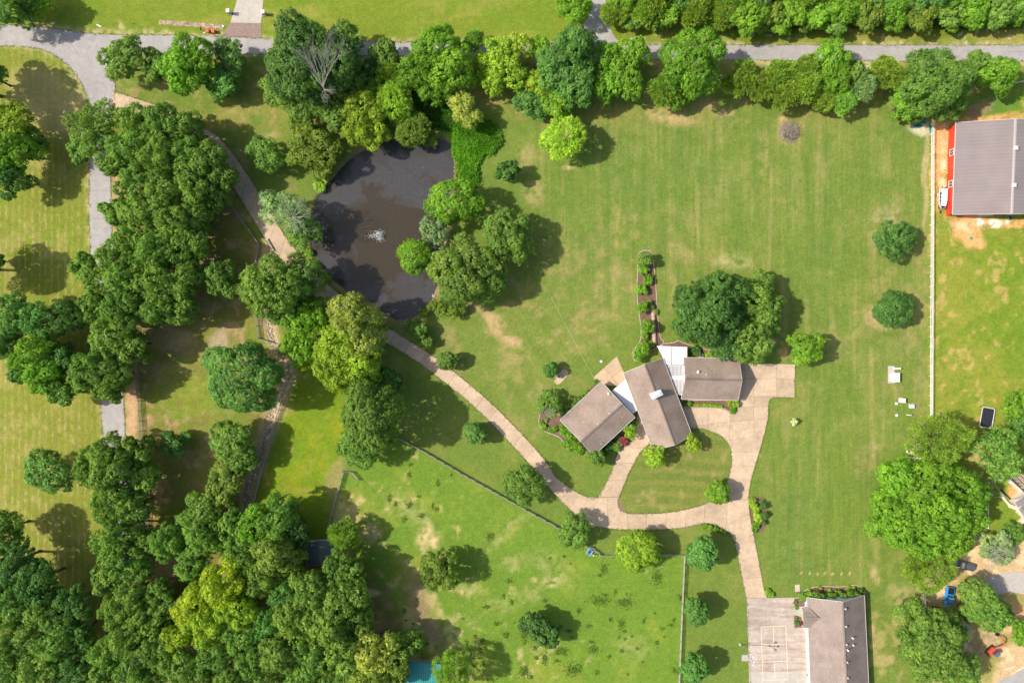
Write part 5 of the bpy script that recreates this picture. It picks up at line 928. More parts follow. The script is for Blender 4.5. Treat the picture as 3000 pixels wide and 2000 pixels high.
shrubs('bronze tipped bush against the workshop gable', 'workshop gable bushes', 's', 'oak', [(2374, 1742, 13, 'b', 'bri'), (2392, 1744, 14), (2408, 1747, 13), (2425, 1744, 12, 'b', 'bri'), (2438, 1750, 14), (2455, 1742, 13, 'b', 'bri'), (2472, 1746, 14), (2490, 1738, 13), (2508, 1740, 13), (2522, 1732, 11, 'b', 'dark')], 'nandina', 1.3)
shrubs('low lime plant in front of the workshop gable bushes', 'workshop bed front plants', 'b', 'lim', [(2403, 1723, 7), (2430, 1728, 6), (2485, 1721, 8), (2500, 1722, 7), (2370, 1728, 6)])
shrubs('small plant in the entry beds of the workshop', 'workshop entry plants', 'b', 'mid', [(2330, 1765, 6), (2333, 1780, 6, 'b', 'bri'), (2345, 1755, 6), (2332, 1810, 6), (2335, 1825, 7, 'b', 'dark'), (2345, 1825, 6, 'b', 'mar'), (2358, 1839, 4, 'b', 'gld')])
shrubs('green bush by the south jog of the workshop', 'workshop south bushes', 'b', 'bri', [(2377, 1990, 9), (2390, 1996, 9), (2370, 1975, 5)])
shrubs('creeping plant along the driveway fork bed', 'driveway fork plants', 'b', 'bri', [(2068, 1540, 7), (2080, 1545, 9), (2096, 1550, 8), (2112, 1557, 8), (2060, 1544, 6), (2126, 1563, 7)])
shrubs('small blue grey spruce alone on the mown lawn', None, 's', 'sil', [(2327, 1235, 11)], 'spruce', 1.2)
shrubs('low mixed growth on the shaded bank below the pond', 'bank growth below pond', 's', 'oli', [(1270, 895, 20), (1295, 905, 22), (1325, 915, 22), (1350, 905, 18), (1240, 915, 16), (1205, 955, 18, 'b', 'oak'), (1230, 970, 26, 'b', 'oak'), (1250, 1000, 20, 'b', 'oak')], 'bank_bush')
shrubs('creekside weed clump along the trickling bed', 'creek weeds', 'b', 'bri', [(905, 740, 12), (925, 780, 14), (960, 815, 12), (840, 640, 14, 'b', 'lim'), (935, 545, 18, 'b', 'lim'), (955, 520, 14, 'b', 'lim')], 'weed_clump', .5)

# reeds: one mass nobody could count
def mass(name, px, n, z, sz, tint, label, seed, spread=(1, 1, .6), hmax=1.2, stuff=True):
    r = np.random.default_rng(seed); P = np.array([W(*p)[:2] for p in px]); lo, hi = P.min(0), P.max(0); pts = []
    q = r.uniform(lo, hi, (n * 4, 2)); k = inpoly(px, q[:, 0] + 2.4 * (fbm(q[:, 0], q[:, 1], 3, seed + 31) - .5) + r.normal(0, .35, len(q)), q[:, 1] + 2.4 * (fbm(q[:, 0], q[:, 1], 3, seed + 47) - .5) + r.normal(0, .35, len(q))); q = q[k][:n]; N = len(q)
    hgt = z + hmax * (.35 + .65 * fbm(q[:, 0], q[:, 1], 2.6, seed + 9)) * r.uniform(.5, 1, N)
    C = np.concatenate([q, hgt[:, None]], 1); nrm = unit(r.normal(size=(N, 3)) * .8 + np.array([0, 0, .8])); u = unit(np.cross(nrm, r.normal(size=(N, 3)))); v = np.cross(nrm, u); s_ = sz * r.uniform(.6, 1.3, (N, 1)) * .5
    o = link(name, quads_mesh(name, C, u * s_ * 1.4, v * s_ * .7, r.random(N) * .45 + .95 * fbm(q[:, 0], q[:, 1], 4.5, seed + 3) - .25, M['leaf'])); o.color = (*[q_ * 1.75 for q_ in T[tint]], 1); tag(o, label, 'reeds' if 'reed' in name else 'plants', kind='stuff'); return o
T['reed'] = (.085, .215, .010); T['cat'] = (.30, .26, .12); T['tuft'] = (.145, .250, .030); T['fern'] = (.05, .13, .012)
mass('reed_bed', cr([(1335, 375), (1365, 350), (1420, 352), (1470, 405), (1455, 440), (1405, 470), (1392, 520), (1380, 560), (1352, 555), (1345, 480), (1325, 440), (1335, 375)], 4)[:-1], 16000, .0, .42, 'reed', 'bright green reeds spilling into the pond', 71, hmax=1.3)
mass('dry_reed', cr([(1335, 455), (1350, 460), (1352, 520), (1348, 556), (1333, 556), (1330, 500), (1335, 455)], 4)[:-1], 1600, -.2, .34, 'cat', 'dry tan reeds along the pond edge', 73, hmax=1.0)
mass('undergrowth', [(1210, 260), (1300, 290), (1340, 320), (1330, 380), (1270, 385), (1200, 330)], 7000, 0, .4, 'fern', 'dark green undergrowth beneath the pale yellow tree', 75, hmax=.8)
mass('roadside_weeds', [(2140, 75), (3000, 62), (3000, 90), (2500, 84), (2140, 90)], 5200, 0, .3, 'lim', 'rough weeds along the front of the north wood', 77, hmax=.5)

# tufts of rank grass in the paddocks: one mass
tr = np.random.default_rng(91); cen = []
for _ in range(2400):
    x, y = tr.uniform(1010, 2000), tr.uniform(1330, 1998)
    if tr.random() < .02 + .10 * ss(np.array(y), 1560, 1950): cen.append((x, y, tr.uniform(2.5, 9)))
known = [(1202, 1360, 7), (1283, 1415, 8), (1228, 1452, 6), (1140, 1460, 10), (1158, 1475, 7), (1200, 1478, 11), (1185, 1520, 9), (1279, 1490, 8), (1234, 1510, 10), (1437, 1570, 12), (1536, 1860, 14), (1567, 1896, 10), (1645, 1905, 17), (1737, 1900, 14), (1537, 1965, 18), (1597, 1930, 12), (1760, 1760, 20), (1830, 1765, 20), (1925, 1690, 18), (1768, 1665, 14), (1680, 1960, 22), (1820, 1825, 12)]
cen = [c_ for c_ in cen if tr.random() < .8] + known
cen = np.array(cen); wpt = np.array([W(x, y)[:2] for x, y, _ in cen]); ok = inpoly(P_p, wpt[:, 0], wpt[:, 1]); cen, wpt = cen[ok], wpt[ok]
Ps = []
for (x, y, r_), w_ in zip(cen, wpt):
    n = int(10 + r_ * r_ * 1.1); a = tr.uniform(0, 6.28, n); d = r_ * S * np.abs(tr.normal(0, .62, n)); el = tr.uniform(.7, 1.5)
    Ps.append(np.stack([w_[0] + np.cos(a) * d * el, w_[1] + np.sin(a) * d / el, tr.uniform(.02, .14, n)], 1))
Pt = np.concatenate(Ps); N = len(Pt); nrm = unit(tr.normal(size=(N, 3)) * .35 + np.array([0, 0, 1.])); u = unit(np.cross(nrm, tr.normal(size=(N, 3)))); v_ = np.cross(nrm, u); s_ = tr.uniform(.10, .22, (N, 1))
o = link('grass_tufts', quads_mesh('grass_tufts', Pt, u * s_ * 1.3, v_ * s_ * .6, tr.random(N), M['leaf'])); o.color = (*T['tuft'], 1); tag(o, 'dark tufts of rank grass dotting the horse paddock', 'grass', kind='stuff')

# stones
def stones(name, spots, mat, label, seed, z=0):
    r = random.Random(seed); bm = bmesh.new()
    for x, y, s in spots:
        v = bmesh.ops.create_icosphere(bm, subdivisions=1, radius=s)['verts']
        bmesh.ops.scale(bm, vec=(r.uniform(.7, 1.3), r.uniform(.7, 1.2), r.uniform(.4, .7)), verts=v)
        for q in v: q.co *= r.uniform(.82, 1.15)
        bmesh.ops.rotate(bm, matrix=Matrix.Rotation(r.uniform(0, 6), 3, 'Z'), verts=v); bmesh.ops.translate(bm, vec=(x, y, z + s * .15), verts=v)
    return tag(obj(name, bm, mat), label, 'stones', kind='stuff')
M['rubble'] = simple('rubble', (.44, .31, .23), .9, var=.5, scale=.8); M['creekstone'] = simple('creek_stone', (.46, .38, .31), .9, var=.45, scale=.5)
sp = []; r = random.Random(17)
for i in range(620):
    t = r.random(); x = 467 + t * 187; y = 65 + t * 14 + r.uniform(-5.5, 6.5); p = W(x, y); sp.append((p.x, p.y, r.uniform(.10, .22)))
for i in range(60): p = W(800 + r.uniform(0, 32), 77 + r.uniform(-4, 6)); sp.append((p.x, p.y, r.uniform(.10, .2)))
stones('rock_swale', sp, M['rubble'], 'tan rock filled ditch along the north verge', 1)
sp = []; cp = [W(*p) for p in CREEK]
for i in range(800):
    t = r.random() * (len(cp) - 1); k = int(t); p = cp[k].lerp(cp[k + 1], t - k); sp.append((p.x + r.gauss(0, .8), p.y + r.gauss(0, .8), abs(r.gauss(.16, .09)) + .07))
stones('creek_stones', sp, M['creekstone'], 'pale stones strewn along the dry creek bed', 2, -.35)
sp = [(*(W(1195 + r.uniform(-9, 9), 945 + r.uniform(-8, 10)).xy), r.uniform(.2, .45)) for i in range(22)] + [(*(W(1270 + r.uniform(-4, 4), 875 + r.uniform(-14, 14)).xy), r.uniform(.15, .3)) for i in range(14)]
sp2 = [(*(W(2768 + r.gauss(0, 9), 470 + r.uniform(-110, 90)).xy), r.uniform(.05, .13)) for i in range(260)] + [(*(W(2850 + r.gauss(0, 60), 655 + r.gauss(0, 14)).xy), r.uniform(.05, .12)) for i in range(140)]
stones('barn_rubble', sp2, M['gravelw'], 'pale rubble scattered on the orange dirt beside the barn', 4)
stones('bank_stones', sp, M['stone'], 'grey rocks at the south tip of the pond', 3)
# low stones walls of the culvert
for i, (a, b_) in enumerate((((783, 700), (803, 735)), ((792, 740), (812, 752)))):
    rt = empty('culvert_wall', W(*a), ['long stone headwall where the driveway crosses the creek', 'short stone wing wall beside the culvert headwall'][i], 'wall'); a_, b2 = W(*a), W(*b_); n = 5
    for k in range(n):
        c_ = a_.lerp(b2, (k + .5) / n); bm = bmesh.new(); box(bm, (c_.x, c_.y, .15 + .03 * (k % 2)), ((b2 - a_).length / n * .96, .45, .7), math.atan2((b2 - a_).y, (b2 - a_).x), .05); lift(obj('stone', bm, M['stone']), rt)
# brick edged wall in the garden bed
gw = empty('garden_wall', W(1912, 930), 'low brick and cream garden wall in the hydrangea bed', 'wall')
for i in range(9):
    a, b_ = W(1910 + i * .55, 905 + i * 11.5), W(1910.5 + i * .55, 905 + i * 11.5 + 11)
    beam('wall_block', a + Vector((0, 0, .3)), b_ + Vector((0, 0, .3)), .5, .7, M['edging'], gw); beam('brick_course', a + Vector((.42, 0, .25)), b_ + Vector((.42, 0, .25)), .3, .6, M['brickred'], gw)
# ------------------------------------------------------------------ small things
def thing(name, px, label, cat, rz=0, group=None, z=0): p = W(*px); p.z = z; return empty(name, p, label, cat, group, rz)
def part(name, mat, parent, fn, smooth=False):
    bm = bmesh.new(); fn(bm); return obj(name, bm, mat, parent, smooth)
# fountain
fz = -.65
ft = thing('fountain', (1112, 690), 'white spray fountain bubbling in the pond', 'fountain', z=fz)
part('float_ring', M['black'], ft, lambda bm: cyl(bm, (0, 0, -.2), (0, 0, .08), .55, .5, 16))
part('nozzle', M['steel'], ft, lambda bm: cyl(bm, (0, 0, .05), (0, 0, .35), .09, .05, 8))
m, nt, b = nodes('spray_water'); b.inputs['Base Color'].default_value = (.85, .87, .88, 1); b.inputs['Roughness'].default_value = .25
nt.links.new(ramp(nt, noise(nt, coords(nt, 'object'), 2, 2), [(.3, (.74, .76, .78)), (.7, (.92, .93, .94))]), b.inputs['Base Color']); M['spray'] = m
r = random.Random(4)
def drops(bm):
    for i in range(620):
        a = r.uniform(0, 6.28); t = r.random(); d = 1.05 * t; z = .9 * 4 * t * (1 - t) * r.uniform(.6, 1.05) + .3 * (1 - t) + r.uniform(-.03, .05)
        ball(bm, (math.cos(a) * d, math.sin(a) * d, max(z, .02)), r.uniform(.018, .042), (1, 1, 1), 1)
    for i in range(190):
        a = r.uniform(0, 6.28); d = abs(r.gauss(1.05, .35)); ball(bm, (math.cos(a) * d - .1, math.sin(a) * d, .02), r.uniform(.02, .045), (1.3, 1.3, .5), 1)
    for i in range(70): ball(bm, (-1.2 - abs(r.gauss(0, 1.0)), r.gauss(0, .4), .02), r.uniform(.025, .05), (1.2, 1.2, .5), 1)
part('spray', M['spray'], ft, drops)
def jets(bm):
    for i in range(7):
        a = i / 7 * 6.28; pts = [Vector((math.cos(a) * .8 * t, math.sin(a) * .8 * t, .3 + 4.4 * t * (1 - t))) for t in (0, .2, .4, .6, .8, 1)]
        for p, q in zip(pts, pts[1:]): cyl(bm, p, q, .022, .02, 5)
part('jet', M['spray'], ft, jets)

# gate pillars, mailbox, bins
for px, lb in (((675, 41), 'white stone gate pillar on the west side of the concrete drive'), ((777, 44), 'white stone gate pillar on the east side of the concrete drive')):
    g = thing('gate_pillar', px, lb, 'pillar', group='gate pillars'); part('column', M['pale'], g, lambda bm: box(bm, (0, 0, .85), (.7, .7, 1.7), 0, .02)); part('cap', M['white'], g, lambda bm: box(bm, (0, 0, 1.76), (.86, .86, .12), 0, .03)); part('plinth', M['stone'], g, lambda bm: box(bm, (0, 0, .12), (.85, .85, .24), 0, .02))
for px, lb in (((612.5, 95.5), 'coral wheelie bin next to the black mailbox'), ((629, 96), 'coral wheelie bin nearer the brick apron')):
    g = thing('wheelie_bin', px, lb, 'bin', R_(-4), 'coral bins'); M.setdefault('coral', simple('coral_plastic', (.62, .105, .065), .5, var=.08))
    part('body', M['coral'], g, lambda bm: loft(bm, [[(-.28, -.3, .1), (.28, -.3, .1), (.28, .3, .1), (-.28, .3, .1)], [(-.36, -.42, 1.05), (.36, -.42, 1.05), (.36, .42, 1.05), (-.36, .42, 1.05)]]))
    l_ = part('lid', M['coral'], g, lambda bm: box(bm, (0, 0, 1.11), (.78, .92, .1), 0, .04)); part('handle', M['black'], l_, lambda bm: cyl(bm, (-.3, .5, 1.05), (.3, .5, 1.05), .03))
    for s in (-1, 1): part('wheel', M['rubber'], g, lambda bm: cyl(bm, (s * .36, .36, .14), (s * .28, .36, .14), .14, n=12))
g = thing('mailbox', (594, 92), 'black mailbox on a post by the road', 'mailbox'); part('post', M['black'], g, lambda bm: box(bm, (0, 0, .55), (.1, .1, 1.1))); part('box', M['black'], g, lambda bm: (box(bm, (0, 0, 1.2), (.28, .55, .2)), cyl(bm, (0, -.275, 1.3), (0, .275, 1.3), .14, n=12))); part('flag', M['red'], g, lambda bm: box(bm, (.16, .1, 1.32), (.02, .14, .08)))
g = thing('white_rock', (600, 97), 'white boulder beside the black mailbox', 'rock'); part('stone', M['white'], g, lambda bm: ball(bm, (0, 0, .1), .26, (1, .8, .6)))
g = thing('white_rock', (655, 78), 'white boulder at the east end of the rock ditch', 'rock'); part('stone', M['white'], g, lambda bm: ball(bm, (0, 0, .1), .3, (1, .8, .6)))
g = thing('road_sign', (403, 79), 'small sign on a thin post in the north verge', 'sign'); part('post', M['steel'], g, lambda bm: cyl(bm, (0, 0, -.2), (0, 0, 2.1), .035)); part('sign_plate', M['coral'], g, lambda bm: box(bm, (0, -.06, 1.95), (.55, .03, .55), 0, .01))
for px, lb in (((290, 76), 'pale blue plastic sheet scrap lying on the verge'), ((159, 67), 'small pale utility lid in the verge grass')):
    g = thing('ground_lid', px, lb, 'lid', R_(-25)); M.setdefault('paleblue', simple('pale_blue', (.55, .66, .68), .5)); part('plate', M['paleblue'], g, lambda bm: box(bm, (0, 0, .05), (1.25 if px[0] > 200 else .45, .3, .1), 0, .02))

# lawn utilities
def slabthing(name, px, sz, label, mat, cat, h=.12, rz=0):
    g = thing(name, px, label, cat, rz); part('slab', mat, g, lambda bm: box(bm, (0, 0, h / 2), (sz[0], sz[1], h), 0, .02)); return g
g = slabthing('well_house', (2611, 1097), (1.7, 4.3), 'white well cover box with long pipe hood on a concrete pad', M['pale'], 'well cover')
part('cover', M['whitemetal'], g, lambda bm: box(bm, (.55, -.65, .75), (1.55, 2.1, 1.25), 0, .04)); part('lid', M['white'], g, lambda bm: box(bm, (.55, -.65, 1.42), (1.68, 2.22, .08), 0, .02))
part('standpipe', M['white'], g, lambda bm: (cyl(bm, (.5, 1.55, .1), (.5, 1.55, 1.2), .16), box(bm, (.9, 1.55, 1.25), (1.7, .34, .26), 0, .05)))
g = slabthing('meter_cabinet', (2637, 1172), (.9, 1.2), 'twin white meter cabinet on its small pad', M['pale'], 'cabinet')
for s in (-1, 1): part('cabinet_box', M['white'], g, lambda bm: box(bm, (.35, s * .29, .8), (.5, .52, 1.4), 0, .03))
g = slabthing('transformer', (2669, 1189), (1.25, 1.15), 'pale green utility box with orange side near white fence', M['pale'], 'cabinet')
M['palegreen'] = simple('pale_green', (.42, .55, .50), .5); part('body', M['palegreen'], g, lambda bm: box(bm, (.02, 0, .42), (1.05, 1.0, .7), 0, .04)); part('side_panel', simple('orange_panel', (.7, .3, .06), .5), g, lambda bm: box(bm, (.56, 0, .4), (.03, .7, .45)))
g = thing('standpipe', (2656, 1214.5), 'short white hydrant pipe below the pale green box', 'pipe'); part('pipe', M['white'], g, lambda bm: (cyl(bm, (0, 0, 0), (0, 0, .9), .1), cyl(bm, (-.05, 0, .9), (.7, 0, .9), .1))); part('cap', M['black'], g, lambda bm: cyl(bm, (.705, 0, .9), (.8, 0, .9), .12))
for px, lb in (((2626, 1182), 'round white septic lid beside the meter cabinet'), ((2627, 1216), 'round white septic lid left of the hydrant pipe'), ((1761, 1058.5), 'square white valve lid on the lawn by the patio'), ((1897, 1008 - 108 + 8), 'small white garden light by the hydrangea bed')):
    g = thing('lid', px, lb, 'lid'); part('disc', M['white'], g, lambda bm: cyl(bm, (0, 0, -.05), (0, 0, .09), .3, .27, 14)); part('rim', M['pale'], g, lambda bm: cyl(bm, (0, 0, -.05), (0, 0, .05), .38, .36, 14))
def aircon(px, lb, rz):
    g = thing('air_conditioner', px, lb, 'air conditioner', rz); part('casing', M['trim'], g, lambda bm: box(bm, (0, 0, .45), (.85, .85, .8), 0, .05)); part('grille', M['black'], g, lambda bm: cyl(bm, (0, 0, .855), (0, 0, .87), .34, n=20))
    f_ = part('fan', M['steel'], g, lambda bm: [box(bm, (.16 * math.cos(a), .16 * math.sin(a), .885), (.3, .1, .02), a) for a in (0, 2.09, 4.19)]); part('hub', M['white'], f_, lambda bm: cyl(bm, (0, 0, .875), (0, 0, .91), .08))
    part('pad', M['pale'], g, lambda bm: box(bm, (0, 0, .03), (1.05, 1.05, .06)))
aircon((1636.5, 1100.5), 'white air conditioner on tan blocks beside the dark clipped bush', R_(20)); aircon((2053, 1041), 'white air conditioner by the garage north wall', R_(4))
# cable on the lawn
bm = bmesh.new(); cyl(bm, W(1615, 873) + Vector((0, 0, .05)), W(1742, 1112) + Vector((0, 0, .05)), .022, n=6); M['twine'] = simple('twine', (.62, .56, .33), .7)
tag(obj('garden_hose', bm, M['twine']), 'pale straight cord lying across the lawn to the patio', 'cord')
# floodlight pole
g = thing('light_pole', (2168, 1886), 'tall thin floodlight pole beside the marked court', 'light pole'); part('base', M['pale'], g, lambda bm: cyl(bm, (0, 0, -.1), (0, 0, .35), .35, n=14)); part('pole', M['steel'], g, lambda bm: cyl(bm, (0, 0, .3), (0, 0, 9.6), .1, .06, 10, True))
part('crossarm', M['steel'], g, lambda bm: cyl(bm, (-.1, -1, 9.0), (-.1, 1, 9.0), .05))
for s, h in ((-.95, 9.15), (.95, 9.15), (0, 9.75), (0, 7.6)): part('floodlight', M['trim'], g, lambda bm: (box(bm, (.15, s, h), (.4, .5, .34), 0, .05)))
# water trough in the pen
g = thing('water_trough', (1727, 1614), 'bright blue water trough in the corner of the slatted gate', 'trough', R_(55)); M['bluep'] = simple('blue_plastic', (.02, .22, .55), .35, var=.1)
part('tub', M['bluep'], g, lambda bm: loft(bm, [[(.75 * math.cos(a), .42 * math.sin(a), .05) for a in [i * .5236 for i in range(12)]], [(.9 * math.cos(a), .52 * math.sin(a), .6) for a in [i * .5236 for i in range(12)]]])); part('rim', M['trim'], g, lambda bm: [box(bm, (0, s * .55, .62), (1.6, .12, .06)) for s in (-1, 1)]); part('water', M['glass'], g, lambda bm: cyl(bm, (0, 0, .6), (0, 0, .612), .42, n=14))
g = thing('gate_post', (1737, 1622), 'white round post next to the blue trough', 'post'); part('post', M['white'], g, lambda bm: cyl(bm, (0, 0, -.1), (0, 0, 1.3), .12)); part('cap', M['white'], g, lambda bm: ball(bm, (0, 0, 1.33), .17))

# trampoline
g = thing('trampoline', (2886, 1222), 'rectangular black trampoline with pale frame in the east field', 'trampoline', R_(-100)); L_, B_ = 5.2, 3.3
M['mat'] = simple('black_mat', (.02, .022, .03), .8)
part('jumping_mat', M['mat'], g, lambda bm: box(bm, (0, 0, .8), (L_ - .7, B_ - .7, .03), 0))
part('frame', M['trim'], g, lambda bm: [box(bm, c, s, 0, .05) for c, s in (((0, B_ / 2 - .1, .8), (L_ - .5, .22, .14)), ((0, -B_ / 2 + .1, .8), (L_ - .5, .22, .14)), ((L_ / 2 - .1, 0, .8), (.22, B_ - .5, .14)), ((-L_ / 2 + .1, 0, .8), (.22, B_ - .5, .14)))] + [cyl(bm, (sx * (L_ / 2 - .42), sy * (B_ / 2 - .1), .8), (sx * (L_ / 2 - .1), sy * (B_ / 2 - .42), .8), .1) for sx in (-1, 1) for sy in (-1, 1)])
for sx in (-1, 1):
    for sy in (-1, 1): part('leg', M['steel'], g, lambda bm: cyl(bm, (sx * L_ * .4, sy * B_ * .42, 0), (sx * L_ * .4, sy * B_ * .42, .75), .05))
part('ladder', M['trim'], g, lambda bm: [box(bm, (.9, 1.85 + k * .12, .7 - k * .25), (.5, .06, .05)) for k in range(3)] + [cyl(bm, (.9 + s * .25, 1.7, .8), (.9 + s * .25, 2.15, .05), .03) for s in (-1, 1)])
# swing set
g = thing('swing_set', (2905, 1425), 'grey timber swing set in the shade by the huge vivid trees', 'swing set', R_(-52))
part('top_beam', M['fencegrey'], g, lambda bm: cyl(bm, (-2.4, 0, 2.3), (2.6, 0, 2.3), .1))
for x in (-2.3, 2.5):
    for s in (-1, 1): part('leg', M['fencegrey'], g, lambda bm: cyl(bm, (x, 0, 2.3), (x, s * 1.1, -.1), .08))
for x in (-1, .8):
    part('swing', M['black'], g, lambda bm: (box(bm, (x, 0, .5), (.5, .2, .04)), cyl(bm, (x - .23, 0, .5), (x - .23, 0, 2.3), .015), cyl(bm, (x + .23, 0, .5), (x + .23, 0, 2.3), .015)))
g = thing('picnic_bench', (2898, 1450), 'slatted grey bench beside the swing set', 'bench', R_(30))
for i in range(4): part('slat', M['steel'], g, lambda bm: box(bm, (0, -.35 + i * .23, .45), (1.7, .18, .05), 0, .01))
for x in (-.7, .7): part('leg', M['steel'], g, lambda bm: box(bm, (x, 0, .21), (.1, .8, .42)))
g = thing('timber_stack', (2922, 1405), 'pile of grey boards under the trees by the swing set', 'boards', R_(22))
for i in range(4): part('board', M['steel'], g, lambda bm: box(bm, (0, i * .28, .1 + .02 * i), (1.9, .2, .08), R_(r.uniform(-3, 3))))
for i, (a, b_) in enumerate((((2932, 1451), (2956, 1480)), ((2930, 1432), (2965, 1468)))):
    rt = empty('garden_beam', W(*a), ['tan timber beam lying below the deck wall', 'long narrow dark rail leading down from the deck'][i], 'beam'); beam('plank', W(*a) + Vector((0, 0, .2)), W(*b_) + Vector((0, 0, .2)), .5 if i == 0 else .2, .3, cream if i == 0 else M['black'], rt)

# brush pile
bp = thing('brush_pile', (2312, 388), 'round pile of cut grey brush on the mown lawn', 'brush pile')
r = random.Random(23)
def sticks(bm):
    for i in range(520):
        a = r.uniform(0, 6.28); d = 2.6 * math.sqrt(r.random()); z = 1.5 * (1 - (d / 2.7) ** 2) * r.uniform(.3, 1); p = Vector((math.cos(a) * d, math.sin(a) * d, z)); v = Vector((r.gauss(0, 1), r.gauss(0, 1), r.gauss(0, .35))).normalized() * r.uniform(.3, .9)
        cyl(bm, p - v, p + v, r.uniform(.02, .05), .012, 4, False)
part('sticks', simple('cut_brush', (.36, .29, .23), .9, var=.3), bp, sticks)
me_ = crown('leaves', 1.6, 77, 's'); o = link('leaves', me_, None, bp); o.color = (.16, .17, .10, 1); o.scale = (1.1, 1.1, .7); o.location = (0, -.4, .3)
# tarps
for i, (px, s, lb) in enumerate((((2698, 352), (2.1, 1.9), 'crumpled teal tarp heaped under the broad dark tree'), ((2687, 369), (2.3, .7), 'long folded teal tarp on the lawn corner'), ((2727, 377), (.9, 2.2), 'teal tarp strip draped at the white fence end'), ((2677, 345), (.6, 1.9), 'narrow teal tarp rag beside the heaped tarp'))):
    g = thing('tarp', px, lb, 'tarp')
    def cloth(bm):
        n = 9; V = [[bm.verts.new(((i_ / (n - 1) - .5) * s[0] * (1 + .1 * r.gauss(0, 1)), (j_ / (n - 1) - .5) * s[1], .1 + .35 * r.random() * (1 - abs(i_ / (n - 1) - .5) * 1.8))) for j_ in range(n)] for i_ in range(n)]
        for i_ in range(n - 1):
            for j_ in range(n - 1): bm.faces.new((V[i_][j_], V[i_ + 1][j_], V[i_ + 1][j_ + 1], V[i_][j_ + 1]))
        bmesh.ops.solidify(bm, geom=bm.faces[:], thickness=.03)
    part('sheet', M['teal'], g, cloth)
g = thing('teal_barrel', (2952, 640), 'dark teal barrel by the barn door', 'barrel'); part('drum', M['teal'], g, lambda bm: cyl(bm, (0, 0, 0), (0, 0, .9), .34, .34, 14)); part('lid', M['black'], g, lambda bm: cyl(bm, (0, 0, .905), (0, 0, .94), .35, n=14))
g = thing('septic_riser', (2846, 698), 'small round teal lid in the dirt below the barn', 'lid'); part('lid', M['teal'], g, lambda bm: cyl(bm, (0, 0, -.05), (0, 0, .12), .32, .3, 14)); part('collar', M['black'], g, lambda bm: cyl(bm, (0, 0, -.05), (0, 0, .05), .4, .38, 14))

# ------------------------------------------------------------------ boat on trailer
bt = thing('boat', (2755, 583), 'white open fishing boat on a trailer beside the red barn', 'boat', R_(-94))
def sec(x, w, z0, z1, ww=.8): return [(x, -w * ww, z0), (x, -w, z1), (x, -w + .12, z1), (x, -w * ww + .08, z0 + .12), (x, w * ww - .08, z0 + .12), (x, w - .12, z1), (x, w, z1), (x, w * ww, z0)]
hull = simple('hull_white', (.66, .66, .66), .35, var=.05)
part('hull', hull, bt, lambda bm: loft(bm, [sec(-2.5, .98, .55, 1.25), sec(-1, 1.03, .5, 1.25), sec(.6, 1.0, .5, 1.27), sec(1.7, .82, .55, 1.32), sec(2.4, .52, .7, 1.38, .5), sec(2.62, .34, .9, 1.4, .4)]))
part('floor', M['white'], bt, lambda bm: box(bm, (-.2, .1, .78), (3.6, .85, .05)))
part('deck', M['trim'], bt, lambda bm: box(bm, (-1.9, .0, 1.05), (.95, 1.5, .06), 0, .01)); part('bow_deck', M['black'], bt, lambda bm: loft(bm, [[(2.0, -.6, 1.3), (2.0, .6, 1.3), (2.0, .6, 1.36), (2.0, -.6, 1.36)], [(2.55, -.33, 1.36), (2.55, .33, 1.36), (2.55, .33, 1.42), (2.55, -.33, 1.42)]]))
for x in (-1.1, -.2, .7, 1.4): part('seat', M['black'], bt, lambda bm: box(bm, (x, -.62, .98), (.55, .28, .3), 0, .04))
part('console', M['trim'], bt, lambda bm: box(bm, (-.7, .55, 1.1), (.6, .35, .5), 0, .05))
mo_ = part('outboard_motor', M['trim'], bt, lambda bm: box(bm, (-2.85, 0, 1.35), (.55, .45, .6), 0, .1)); part('motor_leg', M['black'], mo_, lambda bm: box(bm, (-2.9, 0, .75), (.2, .16, .7), 0, .03))
tl = thing('boat_trailer', (2755, 583), 'dark steel trailer carrying the white fishing boat', 'trailer', R_(-94))
part('chassis', M['black'], tl, lambda bm: (box(bm, (.2, .55, .42), (4.6, .09, .1)), box(bm, (.2, -.55, .42), (4.6, .09, .1)), box(bm, (-1.2, 0, .42), (.1, 1.2, .08)), box(bm, (1.6, 0, .42), (.1, 1.2, .08)), cyl(bm, (2.3, .5, .42), (3.1, 0, .45), .05), cyl(bm, (2.3, -.5, .42), (3.1, 0, .45), .05), box(bm, (3.3, 0, .45), (.7, .12, .12))))
part('jockey_wheel', M['rubber'], tl, lambda bm: cyl(bm, (3.2, -.05, .12), (3.2, .05, .12), .12))
for s in (-1, 1):
    w_ = part('wheel', M['rubber'], tl, lambda bm: cyl(bm, (-.7, s * 1.05, .32), (-.7, s * 1.25, .32), .32, n=16)); part('rim', M['steel'], w_, lambda bm: cyl(bm, (-.7, s * 1.04, .32), (-.7, s * 1.262, .32), .17, n=12)); part('mudguard', M['trim'], tl, lambda bm: box(bm, (-.7, s * 1.15, .70), (.85, .3, .06), 0, .02))

